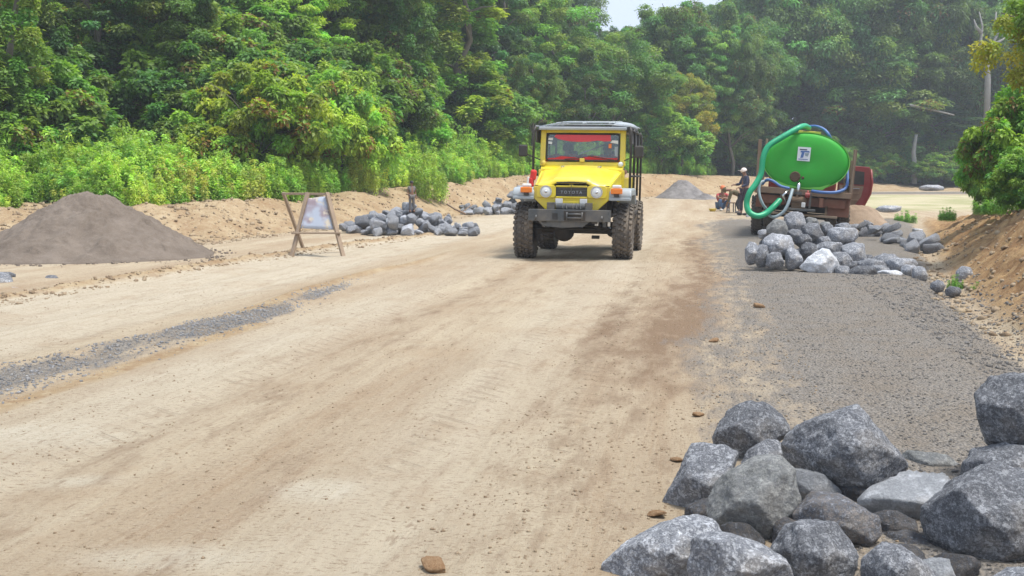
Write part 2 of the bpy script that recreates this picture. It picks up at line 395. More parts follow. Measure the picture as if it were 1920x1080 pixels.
M['rubber'] = mat('tyre_rubber', (.055, .052, .050), .85, var=.25, scale=9, dust=.8, dustcol=(.25, .20, .145), dscale=1.6)
M['chrome'] = mat('chrome', (.6, .6, .6), .22, 1.0, var=.1)
M['lens'] = mat('lamp_lens', (.70, .72, .70), .12, 0, var=.1, spec=.9)
M['amber'] = mat('amber_lens', (.75, .20, .02), .25, var=.1)
M['white'] = mat('white_paint', (.72, .72, .70), .5, var=.06, dust=.2)
M['red'] = mat('red_cloth', (.62, .035, .03), .8, var=.2, scale=9)
M['redfilm'] = mat('red_film', (.62, .045, .06), .35, var=.2, scale=9)
M['glass'] = glass_mat('glass', (.62, .70, .68), .10)
M['seat'] = mat('dark_seat', (.03, .03, .034), .8)
M['roofcloth'] = mat('roof_canvas', (.085, .09, .10), .8, var=.25, dust=.2)
M['tarp'] = mat('grey_tarp', (.32, .35, .38), .7, var=.2)
M['grey_bark'] = mat('grey_bark', (.26, .255, .235), .9, var=.35, scale=2, bmp=.3)
M['wood'] = mat('raw_timber', (.27, .20, .14), .8, var=.35, scale=7, dust=.5, dustcol=(.40, .30, .21))
M['wood_red'] = mat('red_brown_timber', (.20, .075, .045), .75, var=.35, scale=5, dust=.4, dustcol=(.25, .17, .11))
M['wood_dk'] = mat('weathered_timber', (.21, .135, .09), .85, var=.35, scale=5, dust=.4)
M['tank'] = mat('green_tank_paint', (.035, .40, .04), .6, spec=.3, var=.08, dust=.14, dustcol=(.10, .12, .03), dscale=5)
M['tank_edge'] = mat('lime_tank_paint', (.18, .58, .07), .4, var=.1)
M['hose'] = mat('green_hose', (.015, .36, .17), .4, var=.08)
M['hose_blue'] = mat('blue_hose', (.06, .14, .36), .5, var=.15)
M['hose_grey'] = mat('grey_hose', (.26, .33, .36), .5, var=.15)
M['rust'] = mat('rusty_metal', (.11, .07, .04), .8, .2, var=.5, scale=10)
M['red_paint'] = mat('red_cab_paint', (.24, .018, .02), .4, var=.1, dust=.15)
M['skin'] = mat('skin', (.22, .115, .07), .6, var=.05)
M['navy'] = mat('navy_cloth', (.035, .04, .075), .9, var=.25)
M['purple'] = mat('dark_purple_cloth', (.055, .040, .06), .9, var=.25)
M['shirt_red'] = mat('faded_red_cloth', (.42, .055, .06), .9, var=.2)
M['jeans'] = mat('denim', (.07, .12, .22), .9, var=.2)
M['greycloth'] = mat('grey_cloth', (.17, .155, .145), .9, var=.2)
M['dark_cloth'] = mat('dark_cloth', (.03, .03, .035), .9, var=.2)
M['camo'] = mat('brown_olive_cloth', (.11, .09, .045), .9, var=.5, scale=14)
M['hair'] = mat('black_hair', (.015, .013, .012), .6)
M['whitecap'] = mat('white_cap', (.70, .62, .56), .6)
M['orange'] = mat('orange_cloth', (.62, .18, .07), .7)
M['yellow_pl'] = mat('yellow_plastic', (.65, .50, .08), .5)

def sand_mat(name, c0, c1, c2):
    m, nt, b = base_mat(name); tc = nt.nodes.new('ShaderNodeTexCoord').outputs['Object']
    n1 = noise_tex(nt, tc, 2.2, 7, .7); n2 = noise_tex(nt, tc, 50, 5, .8); n3 = noise_tex(nt, tc, 6, 5, .7)
    c = mixc(nt, ramp(nt, n1, .4, .62), c0, c1); c = mixc(nt, math_n(nt, 'MULTIPLY', ramp(nt, n3, .56, .68), .55), c, c2)
    c = mixc(nt, math_n(nt, 'MULTIPLY', ramp(nt, n2, .5, .65), .3), c, tuple(x * 1.7 for x in c1))
    nt.links.new(c, b.inputs['Base Color']); b.inputs['Roughness'].default_value = .95; b.inputs['Specular IOR Level'].default_value = .1
    bump(nt, b, math_n(nt, 'ADD', math_n(nt, 'MULTIPLY', n2, .4), n3), .7, .03); return m
M['sand'] = sand_mat('dark_sand', (.140, .114, .092), (.188, .156, .128), (.085, .070, .058))
M['sandb'] = sand_mat('brown_sand', (.27, .20, .14), (.33, .25, .18), (.18, .13, .09))
M['gravelp'] = sand_mat('grey_gravel', (.15, .14, .135), (.24, .225, .215), (.10, .10, .10))
M['clod'] = sand_mat('orange_clod', (.27, .16, .085), (.36, .24, .14), (.15, .09, .05))
M['clod_pale'] = sand_mat('pale_clod', (.26, .19, .125), (.36, .29, .20), (.17, .115, .075))
M['pebble'] = rock_material('pebbles', (.20, .188, .172), (.34, .315, .285), .3)
HAZE = 0.0014
# ---------------------------------------------------------------- ground
def build_ground():
    ang = np.concatenate([np.linspace(-180, -36, 40, endpoint=False), np.linspace(-36, 36, 620, endpoint=False), np.linspace(36, 180, 40)])
    ang = np.radians(ang); rad = np.concatenate([[0.0, .6, 1.2, 1.7], np.geomspace(2.1, 130, 430), np.geomspace(140, 900, 14)])
    A, R = np.meshgrid(ang, rad); X = R * np.sin(A); Y = R * np.cos(A)
    Z = terrain(X, Y)
    na = len(ang); nr = len(rad); V = np.stack([X.ravel(), Y.ravel(), Z.ravel()], 1)
    i, j = np.meshgrid(np.arange(nr - 1), np.arange(na - 1), indexing='ij'); q = (i * na + j).ravel()
    F = np.stack([q, q + na, q + na + 1, q + 1], 1)
    o = np_mesh('ground', V, F, M['ground'], smooth=True); me = o.data
    x, y = V[:, 0].astype(float), V[:, 1].astype(float)
    s, t = s_of(x, y), t_of(x, y); u = 960 + FPX * x / np.maximum(y, 1)
    yf = np.interp(u, FU, FY); db = np.where(y > 1, y - yf, -5)
    sf = np.interp(y, [2, 8, 10, 12.6, 18.5, 34], [2.2, 2.55, 2.8, 3.1, 4.2, 7.2])
    wob = fbm(s * .8, t * .5, 3)
    g_right = sst(-.25, .35, s + wob * .8) * (1 - sst(-.5, .15, s - sf)) * (1 - sst(30, 38, y))
    g_right *= .55 + .45 * sst(.4, 1.2, s) 
    g_left = np.exp(-(((s + 4.06 - .1 * np.sin(t * .9)) / (.36 - .018 * np.clip(t, 0, 16))) ** 2)) * (1 - sst(8.5, 14.5, y)) * (y > 0) * (.5 + 1.1 * vnoise(s * 2.5, t * 1.1))
    far_road = sst(1580, 1640, u) * sst(60, 65, y) * (1 - sst(76, 80, y))
    gravel = np.clip(g_right + g_left + far_road * .8, 0, 1)
    orange = np.maximum(sst(-.3, .5, s - sf) * (1 - sst(32, 40, y)), sst(-1.5, .8, db))
    orange = np.maximum(orange, .75 * np.exp(-((s + 7.15 - .9 * sst(14, 24, y) - .15 * np.sin(t * .6)) / .22) ** 2) * (1 - sst(24, 30, y)))
    orange = np.maximum(orange, .8 * np.exp(-((s + 4.25 - .1 * np.sin(t * .9)) / .15) ** 2) * sst(8, 10, y) * (1 - sst(15, 20, y)))
    orange = np.maximum(orange, .75 * np.exp(-((s + 3.75) / .12) ** 2) * (y < 9) * (y > 0))
    veg = sst(.20, .30, db / yf)
    damp = .75 * np.exp(-((s - .05 + wob * .5) / .42) ** 2) * sst(4, 9, y) * (1 - sst(20, 30, y))
    damp += .38 * np.exp(-((s + .50 + .4 * wob) / .6) ** 2) * (1 - sst(9, 14, y)) 
    damp += 1.0 * sst(-.2, .5, s - sf) * (y > 0) * (1 - sst(30, 36, y))
    damp += .10 * np.exp(-((s + 1.75 + .5 * wob) / .22) ** 2) + .3 * np.exp(-((s + .75 + .2 * wob) / .16) ** 2) * sst(5, 9, y) + .12 * np.exp(-((s + 2.55) / .2) ** 2) + .3 * np.exp(-((s + 5.6) / .12) ** 2)
    damp += .30 * np.exp(-((s + 2.3 + .4 * wob) / .75) ** 2)
    pale = .75 * np.exp(-((s + 3.2 - .3 * wob) / .5) ** 2) * (1 - .6 * sst(9, 14, y)) + .8 * sst(-4.6, -5.2, s) * (1 - sst(-6.9, -7.6, s)) + .5 * np.exp(-((s + 1.2) / .4) ** 2)
    for (pu, pv, rx, ry) in ((590, 920, .17, .16), (150, 903, .16, .10), (300, 1050, .3, .12), (60, 820, .4, .2)):
        c = G(pu, pv); pale += .85 * np.exp(-(((x - c.x) / rx) ** 2 + ((y - c.y) / ry) ** 2) ** 1.5)
    grass = sst(1560, 1640, u) * sst(38, 46, y) * (1 - sst(58, 62, y)) * (1 - sst(2600, 2800, u)) + .3 * sst(1620, 1700, u) * sst(30, 36, y) * (1 - sst(40, 50, y))
    orange *= 1 - .7 * np.clip(grass, 0, 1)
    for nm, (a, b_, c_) in (('soil', (gravel, orange, veg)), ('soil2', (damp, pale, grass))):
        at = me.color_attributes.new(nm, 'FLOAT_COLOR', 'POINT')
        arr = np.stack([np.clip(a, 0, 1), np.clip(b_, 0, 1), np.clip(c_, 0, 1), np.ones_like(a)], 1).astype(np.float32)
        at.data.foreach_set('color', arr.ravel())
    trk = np.zeros_like(s)
    for c_, w_ in ((-2.95, .13), (-1.35, .13), (-4.95, .12), (-.72, .10)): trk += np.exp(-((s - c_ - .12 * np.sin(t * .25)) / w_) ** 4)
    tr = me.attributes.new('track', 'FLOAT', 'POINT'); tr.data.foreach_set('value', np.clip(trk * sst(3, 5, y) * (1 - sst(20, 26, y)), 0, 1).astype(np.float32))
    return tag(o, kind='structure')
ground = build_ground()

# loose stones strewn on the ground, joined
OCT_V = np.array([(1, 0, 0), (-1, 0, 0), (0, 1, 0), (0, -1, 0), (0, 0, 1), (0, 0, -1)], float)
OCT_F = np.array([(0, 2, 4), (2, 1, 4), (1, 3, 4), (3, 0, 4), (2, 0, 5), (1, 2, 5), (3, 1, 5), (0, 3, 5)])
CUBE_V = np.array([(x, y, z) for z in (-.7, .7) for y in (-.7, .7) for x in (-.7, .7)], float)
CUBE_F3 = np.array([(0, 2, 3), (0, 3, 1), (4, 5, 7), (4, 7, 6), (0, 1, 5), (0, 5, 4), (2, 6, 7), (2, 7, 3), (0, 4, 6), (0, 6, 2), (1, 3, 7), (1, 7, 5)])
def strew(name, x, y, size, m, label, seed=0, cube=True, flat=.7, sink=.25):
    r = np.random.RandomState(seed); n = len(x); z = terrain(x, y)
    BV, BF = (CUBE_V, CUBE_F3) if cube else (OCT_V, OCT_F)
    V = BV[None] * (1 + .5 * (r.rand(n, len(BV), 3) - .5))
    V = V * (np.stack([.7 + .6 * r.rand(n), .7 + .6 * r.rand(n), flat * (.7 + .6 * r.rand(n))], 1) * size[:, None])[:, None, :]
    a = r.rand(n) * 6.28; b = (r.rand(n) - .5) * 1.6; ca, sa, cb_, sb = np.cos(a), np.sin(a), np.cos(b), np.sin(b)
    X, Y, Z = V[..., 0], V[..., 1], V[..., 2]
    Y2 = Y * cb_[:, None] - Z * sb[:, None]; Z2 = Y * sb[:, None] + Z * cb_[:, None]
    X3 = X * ca[:, None] - Y2 * sa[:, None]; Y3 = X * sa[:, None] + Y2 * ca[:, None]
    W = np.stack([X3 + x[:, None], Y3 + y[:, None], Z2 + (z + size * flat * (.5 - sink))[:, None]], 2).reshape(-1, 3)
    F = (BF[None] + (np.arange(n) * len(BV))[:, None, None]).reshape(-1, 3)
    o = np_mesh(name, W, F, m); return tag(o, label, kind='stuff')
def rnd_st(n, s0, s1, y0, y1, seed, pw=1.0):
    r = np.random.RandomState(seed); yy = y0 * (y1 / y0) ** (r.rand(n) ** pw); s = s0 + (s1 - s0) * r.rand(n)
    t = (yy + s * SN * 0) / CS  # approx
    return s * CS + t * SN, -s * SN + t * CS
x, y = rnd_st(20000, .0, 2.9, 2.8, 16, 3); keep = np.random.RandomState(9).rand(len(x)) < .2 + .8 * sst(.0, 1.0, s_of(x, y)); x, y = x[keep], y[keep]
strew('gravel', x, y, (.0025 + .0065 * np.random.RandomState(1).rand(len(x)) ** 2.5), M['pebble'], 'fine grey gravel covering the right shoulder', 4)
x, y = rnd_st(20000, -4.8, -3.5, 4.6, 14, 5)
sx_, tx_ = s_of(x, y), t_of(x, y); den = np.exp(-((sx_ + 4.06 - .1 * np.sin(tx_ * .9)) / (.30 - .016 * np.clip(tx_, 0, 16))) ** 2) * (1 - sst(8.5, 14, y)) * (.6 + 2.2 * (vnoise(sx_ * 2.5, tx_ * 1.1) - .25))
k = np.random.RandomState(77).rand(len(x)) < den; x, y = x[k], y[k]
strew('gravel', x, y, .004 + .010 * np.random.RandomState(1).rand(len(x)) ** 2.5, M['pebble'], 'strip of loose grey gravel left along the road', 6).color = (1.35, 1.42, 1.55, 1)
x, y = rnd_st(7000, 1.9, 3.4, 4.5, 15, 11)
strew('gravel', x, y, .004 + .017 * np.random.RandomState(2).rand(len(x)) ** 5, M['pebble'], 'coarse grey stones on the edge of the ditch', 12)
x, y = rnd_st(5200, -.9, .8, 2.8, 18, 7)
strew('dirt', x, y, .002 + .0065 * np.random.RandomState(3).rand(len(x)) ** 4, M['clod_pale'], 'crumbs of brown soil where road meets gravel', 8)
x, y = rnd_st(15000, -7.5, .3, 2.8, 16, 17); k = vnoise(s_of(x, y) * 1.6, t_of(x, y) * .6) * vnoise(s_of(x, y) * 5 + 9, t_of(x, y) * 2.2) > .16; x, y = x[k], y[k]
strew('pebbles', x, y, .0018 + .0052 * np.random.RandomState(4).rand(len(x)) ** 3.5, M['clod_pale'], 'small stones and crumbs scattered on the sandy road', 18)
x, y = rnd_st(5000, 2.5, 6.5, 7, 26, 21); sfx = np.interp(y, [2, 8, 10, 12.6, 18.5, 34], [2.2, 2.55, 2.8, 3.1, 4.2, 7.2]); k = s_of(x, y) > sfx - .35; x, y = x[k], y[k]
strew('rubble', x, y, .007 + .038 * np.random.RandomState(5).rand(len(x)) ** 4, M['clod_pale'], 'crumbled orange soil on the cut bank', 22)
x, y = rnd_st(1500, -7.45, -6.8, 9, 24, 31); x = x + .9 * sst(14, 24, y)
strew('dirt', x, y, .006 + .026 * np.random.RandomState(6).rand(len(x)) ** 4, M['clod_pale'], 'ridge of scraped soil along the far road edge', 32)
r_ = np.random.RandomState(41); uu = r_.uniform(-150, 1450, 9000); yf_ = np.interp(uu, FU, FY); y = yf_ * (1 + r_.uniform(-.06, .30, 9000)); x = (uu - 960) / FPX * y
strew('rubble', x, y, (.008 + .045 * r_.rand(9000) ** 4), M['clod_pale'], 'lumpy bulldozed soil of the pale bank', 42)

# ---------------------------------------------------------------- rocks
def ico(sub):
    import bmesh
    bm = bmesh.new(); bmesh.ops.create_icosphere(bm, subdivisions=sub, radius=1.0)
    V = np.array([v.co[:] for v in bm.verts]); F = np.array([[v.index for v in f.verts] for f in bm.faces]); bm.free(); return V, F
ICO = {k: ico(k) for k in (1, 2, 3, 4, 5, 6)}
def n3(pts, scale, seed, octv=4):
    off = Vector((seed * 3.7 % 50, seed * 1.3 % 50, seed * 7.1 % 50))
    return np.array([mnoise.fractal(Vector(p) * scale + off, .9, 2.1, octv) for p in pts])
def hull_radial(D, N, Hh, p=16):
    dn = D @ N.T; inv = np.where(dn > 1e-4, dn / Hh[None], 0.0)
    return (np.sum(inv ** p, axis=1)) ** (-1.0 / p)
def rock_mesh(seed, sub=3, planes=13, p=13, rough=.05, flat=1.0):
    r = np.random.RandomState(seed); D, F = ICO[sub]
    N = r.randn(planes, 3); N /= np.linalg.norm(N, axis=1)[:, None]; N = np.vstack([N, np.eye(3), -np.eye(3)])
    Hh = np.concatenate([.72 + .28 * r.rand(planes), .95 + .15 * r.rand(6)])
    R = hull_radial(D, N, Hh, p); V = D * R[:, None]
    V = V * (1 + rough * n3(V, 2.2, seed))[:, None]; V[:, 2] *= flat
    V -= (V.max(0) + V.min(0)) / 2; V /= (V.max(0) - V.min(0)).max() / 2
    return V, F
def mesh_only(name, V, F, m):
    o = np_mesh(name, V, F, m, smooth=True); me = o.data; bpy.data.objects.remove(o)
    try: me.set_sharp_from_angle(angle=math.radians(38))
    except Exception: pass
    return me
ROCK_PROTO = [mesh_only('rock', *rock_mesh(s, 3, 9 + s % 5, 14, .07, (1, .8, .65, .9)[s % 4]), M['rock']) for s in range(8)]

def outline_rock(pts, Y, seed, label, m='rock', thick=.9, sub=5, topn=.62, tone=None, group=None, name='rock', extra=(), grow=1.09):
    """angular boulder at depth Y whose profile seen along its sight line follows pts (photo pixels)"""
    r = np.random.RandomState(seed); pts = np.array(pts, float); cu, cv = pts.mean(0); pts = (pts - (cu, cv)) * grow + (cu, cv)
    c = P(cu, cv, Y); w = (Vector((0, 0, CAMH)) - c).normalized(); ux = Vector((0, 0, 1)).cross(w).normalized() ; uy = w.cross(ux).normalized()
    q = []
    for (a, b) in pts:
        d = ray(a, b); d = d.normalized(); o = Vector((0, 0, CAMH)); tt = (c - o).dot(w) / d.dot(w); pt = o + d * tt - c; q.append((pt.dot(ux), pt.dot(uy)))
    q = np.array(q)
    area = .5 * np.sum(q[:, 0] * np.roll(q[:, 1], -1) - np.roll(q[:, 0], -1) * q[:, 1])
    if area < 0: q = q[::-1]; area = -area
    rad = math.sqrt(area / math.pi); N = []; Hh = []
    for i in range(len(q)):
        a, b = q[i], q[(i + 1) % len(q)]; e = b - a
        if np.linalg.norm(e) < 1e-5: continue
        n = np.array([e[1], -e[0]]) / np.linalg.norm(e); off = n @ a
        if off < .15 * rad: continue
        th1 = math.radians(r.uniform(4, 30)); th2 = math.radians(r.uniform(10, 40))
        for th in (th1, -th2):
            N.append((n[0] * math.cos(th), n[1] * math.cos(th), math.sin(th))); Hh.append(off * math.cos(th))
    # facets facing the viewer: a top one, a lower one, side ones
    T = thick * rad
    for (nx, ny, nz, h) in ((r.uniform(-.3, .3), topn, 1, .84), (r.uniform(-.7, -.3), -.25, 1, .9), (r.uniform(.3, .8), r.uniform(-.3, .1), 1, .88), (r.uniform(-.3, .3), -.7, 1, .84)) + tuple(extra):
        n = Vector((nx, ny, nz)).normalized(); N.append(n[:]); Hh.append(T * h)
    for k in range(5):
        n = Vector((r.uniform(-1, 1), r.uniform(-.9, 1.1), r.uniform(.5, 1))).normalized(); N.append(n[:]); Hh.append(T * (r.uniform(.74, .86) if k < 2 else r.uniform(.86, .97)) if not extra else T)
    for k in range(4):
        n = Vector((r.uniform(-.6, .6), r.uniform(-.6, .6), -1)).normalized(); N.append(n[:]); Hh.append(T * .95)
    D, F = ICO[sub]; R = hull_radial(D, np.array(N), np.array(Hh), 60)
    V = D * R[:, None]; nn = n3(V / rad, 1.3, seed, 5); n2 = n3(V / rad, 4.5, seed + 3, 4)
    n5 = -np.abs(n3(V / rad, 2.4, seed + 9, 3)) if sub >= 4 else 0 * nn
    V = V * (1 + .05 * nn + .026 * n2 + .05 * n5)[:, None]
    for ax in (0, 1):      # keep the measured width and height
        lo, hi = V[:, ax].min(), V[:, ax].max(); a, b = q[:, ax].min(), q[:, ax].max()
        V[:, ax] = (V[:, ax] - lo) / (hi - lo) * (b - a) + a
    B = np.array([ux[:], uy[:], w[:]]); V = V @ B
    o = np_mesh(name, V, F, M[m], smooth=True)
    o.location = c
    o.color = (tone, tone, tone * 1.02, 1) if tone else (1, 1, 1, 1)
    return tag(o, label, 'rock', group)
def blob_outline(cx, cy, w, h, seed, n=7, sharp=.12, rot=0):
    r = np.random.RandomState(seed); out = []
    for k in range(n):
        a = 2 * math.pi * (k + r.uniform(-.25, .25)) / n; q = 1 - sharp * r.rand()
        x = math.copysign(abs(math.cos(a)) ** .8, math.cos(a)) * w / 2 * q; y = math.copysign(abs(math.sin(a)) ** .8, math.sin(a)) * h / 2 * q
        out.append((cx + x * math.cos(rot) - y * math.sin(rot), cy + x * math.sin(rot) + y * math.cos(rot)))
    return out
def Z4(pts): return [(1120 + a / 2.4, 690 + b / 2.4) for a, b in pts]
FG = 'boulders heaped in the near right corner'
fgr = [
 ('large dark boulder with shadowed left face, at back left of the near heap', 4.62, [(530, 290), (590, 190), (680, 155), (760, 165), (830, 220), (855, 310), (750, 345), (625, 440), (545, 360)], 'rock', .85),
 ('tall grey slab leaning on the road side of the near heap', 3.92, [(410, 345), (520, 350), (610, 420), (620, 480), (520, 600), (500, 690), (320, 692), (305, 620), (370, 450)], 'rock', 1.0),
 ('small grey rock wedged between two big boulders at the back of the near heap', 4.45, [(640, 450), (690, 370), (760, 325), (860, 340), (880, 420), (800, 470), (660, 480)], 'rock', 1.1),
 ('pale greenish grey rounded boulder in the near heap', 3.62, [(522, 520), (600, 470), (700, 410), (800, 405), (870, 460), (900, 600), (860, 700), (770, 805), (640, 770), (540, 700), (505, 640)], 'rock_pale', 1.0),
 ('biggest dark speckled boulder topping the middle of the near heap', 4.08, [(845, 370), (910, 290), (1060, 212), (1170, 178), (1260, 190), (1310, 260), (1330, 420), (1375, 480), (1260, 545), (1060, 535), (920, 470), (850, 415)], 'rock', .95),
 ('blue grey wedge of rock under the biggest dark boulder', 3.98, [(860, 450), (1000, 480), (1090, 560), (1010, 600), (910, 625), (870, 540)], 'rock_slab', .72),
 ('smooth pale rock lying behind the flat slab', 4.5, [(1360, 395), (1420, 375), (1560, 390), (1645, 465), (1600, 500), (1380, 500)], 'rock_pale', .9),
 ('brown grey rock with a ridge, in the centre of the near heap', 3.5, [(885, 650), (980, 562), (1090, 575), (1250, 670), (1268, 740), (1200, 800), (1100, 780), (900, 720)], 'rock_brown', 1.35),
 ('low brownish rock in the shade beneath the flat slab', 3.5, [(1250, 745), (1400, 735), (1540, 780), (1580, 880), (1400, 900), (1260, 820)], 'rock_brown', .7),
 ('huge dark speckled boulder cut by the right edge of the photo', 3.42, [(1480, 640), (1600, 525), (1780, 442), (1930, 470), (2080, 560), (2080, 840), (1900, 885), (1790, 915), (1600, 862), (1500, 770)], 'rock', .95),
 ('high dark boulder perched at the right edge of the near heap', 4.25, [(1708, 120), (1770, 50), (1880, 33), (2020, 60), (2060, 250), (2000, 385), (1860, 355), (1760, 325), (1722, 230)], 'rock', .95),
 ('greenish grey boulder carrying the perched one at the right edge', 4.15, [(1650, 450), (1690, 372), (1820, 342), (1990, 370), (2050, 450), (1950, 560), (1780, 560), (1660, 520)], 'rock', .9),
 ('long dark boulder at the bottom left end of the near heap', 3.22, [(45, 870), (130, 792), (300, 700), (420, 670), (510, 690), (570, 800), (560, 900), (470, 1020), (60, 1020)], 'rock', 1.45),
 ('small rock peeping out behind the boulder at the bottom left end', 3.6, [(105, 800), (140, 735), (230, 728), (260, 790), (190, 850), (110, 850)], 'rock', 1.1),
 ('pale topped boulder at the bottom edge of the photo beside the long dark one', 3.02, [(435, 790), (480, 760), (560, 745), (700, 790), (830, 860), (872, 930), (860, 1040), (440, 1040), (420, 900)], 'rock', 1.7),
 ('blocky dark boulder below the pale greenish one', 3.22, [(790, 830), (850, 722), (940, 694), (1090, 702), (1162, 800), (1150, 930), (1120, 1020), (880, 1020), (830, 900)], 'rock', 1.15),
 ('grey boulder at the bottom edge right of the blocky dark one', 3.08, [(1200, 860), (1290, 790), (1380, 810), (1500, 900), (1580, 1020), (1190, 1040)], 'rock', 1.3),
 ('small rock at the bottom edge under the brownish one', 3.18, [(1430, 880), (1500, 855), (1575, 862), (1640, 1000), (1520, 1040)], 'rock_slab', .8),
 ('rock at the bottom edge beneath the huge right boulder', 3.0, [(1760, 940), (1850, 898), (1960, 900), (2060, 960), (2040, 1060), (1760, 1060)], 'rock', 1.3),
 ('shade-toned filler rock deep in the gap right of the blocky boulder', 3.45, [(1120, 760), (1200, 790), (1250, 860), (1220, 980), (1130, 960)], 'rock_brown', .6),  # dark filler rock put in for the shadow in this gap
]
for i, (lb, Yd, pts, mm, tone) in enumerate(fgr):
    outline_rock(Z4(pts), Yd, 100 + i, lb, mm, tone=tone, group=FG, sub=6 if i in (0, 3, 4, 9, 10, 12, 14, 15) else 5)
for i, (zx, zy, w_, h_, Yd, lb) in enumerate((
    (640, 760, 230, 150, 3.75, 'shade-toned filler rock low between the pale greenish boulder and the long dark one'), (860, 760, 170, 190, 3.72, 'shade-toned filler rock deep behind the blocky dark boulder'),
    (1060, 640, 210, 130, 3.95, 'shade-toned filler rock beneath the blue grey wedge'), (1330, 700, 260, 150, 3.85, 'shade-toned filler rock supporting the flat slab'),
    (1390, 860, 200, 170, 3.5, 'shade-toned filler rock below the low brownish one'), (1600, 900, 260, 170, 3.45, 'shade-toned filler rock under the huge right boulder'),
    (480, 640, 170, 150, 3.95, 'shade-toned filler rock hidden behind the tall leaning slab'), (820, 460, 200, 130, 4.3, 'shade-toned filler rock below the back of the biggest speckled boulder'),
    (1480, 520, 240, 110, 4.25, 'shade-toned filler rock behind the flat slab'), (1640, 560, 190, 170, 4.05, 'shade-toned filler rock left of the huge right boulder'), (1180, 560, 260, 110, 4.2, 'shade-toned filler rock carrying the biggest speckled boulder'))):
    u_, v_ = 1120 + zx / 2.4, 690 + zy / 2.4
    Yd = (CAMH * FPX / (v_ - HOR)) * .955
    outline_rock(blob_outline(u_, v_ + 6, w_ / 2.4, h_ / 2.4 * 1.05, 800 + i), Yd, 800 + i, lb, 'rock_brown', thick=.7, tone=.8, group=FG, sub=4)  # added filler rocks, coloured dark to stand for shade in the gaps
# flat slab: tilted pale top, thin body
outline_rock(Z4([(1188, 605), (1310, 522), (1450, 468), (1625, 488), (1600, 570), (1520, 660), (1480, 690), (1270, 738), (1205, 650)]), 3.78, 131,
             'flat pale slab with stone chips on its top, in the near heap', 'rock_slab', thick=.95, topn=.9, tone=1.1, group=FG, extra=((-.12, 2.4, 1, .15), (-.1, -1.0, .8, .5)))
# chips lying on the slab
for i, (zx, zy, sz, lb) in enumerate(((1552, 505, .022, 'round flat stone chip on the pale slab'), (1405, 553, .014, 'thin dark stone sliver on the middle of the pale slab'), (1490, 505, .012, 'small stone flake near the back edge of the pale slab'))):
    u_, v_ = 1120 + zx / 2.4, 690 + zy / 2.4
    o = bpy.data.objects.new('stone_chip', ROCK_PROTO[i]); COL.objects.link(o); o.location = P(u_, v_, 3.80 + (.06 if i != 1 else 0)) ; o.scale = (sz * 1.6, sz, sz * .4); o.rotation_euler = (.1, .1, i)
    tag(o, lb, 'stone chip', 'chips on the slab')

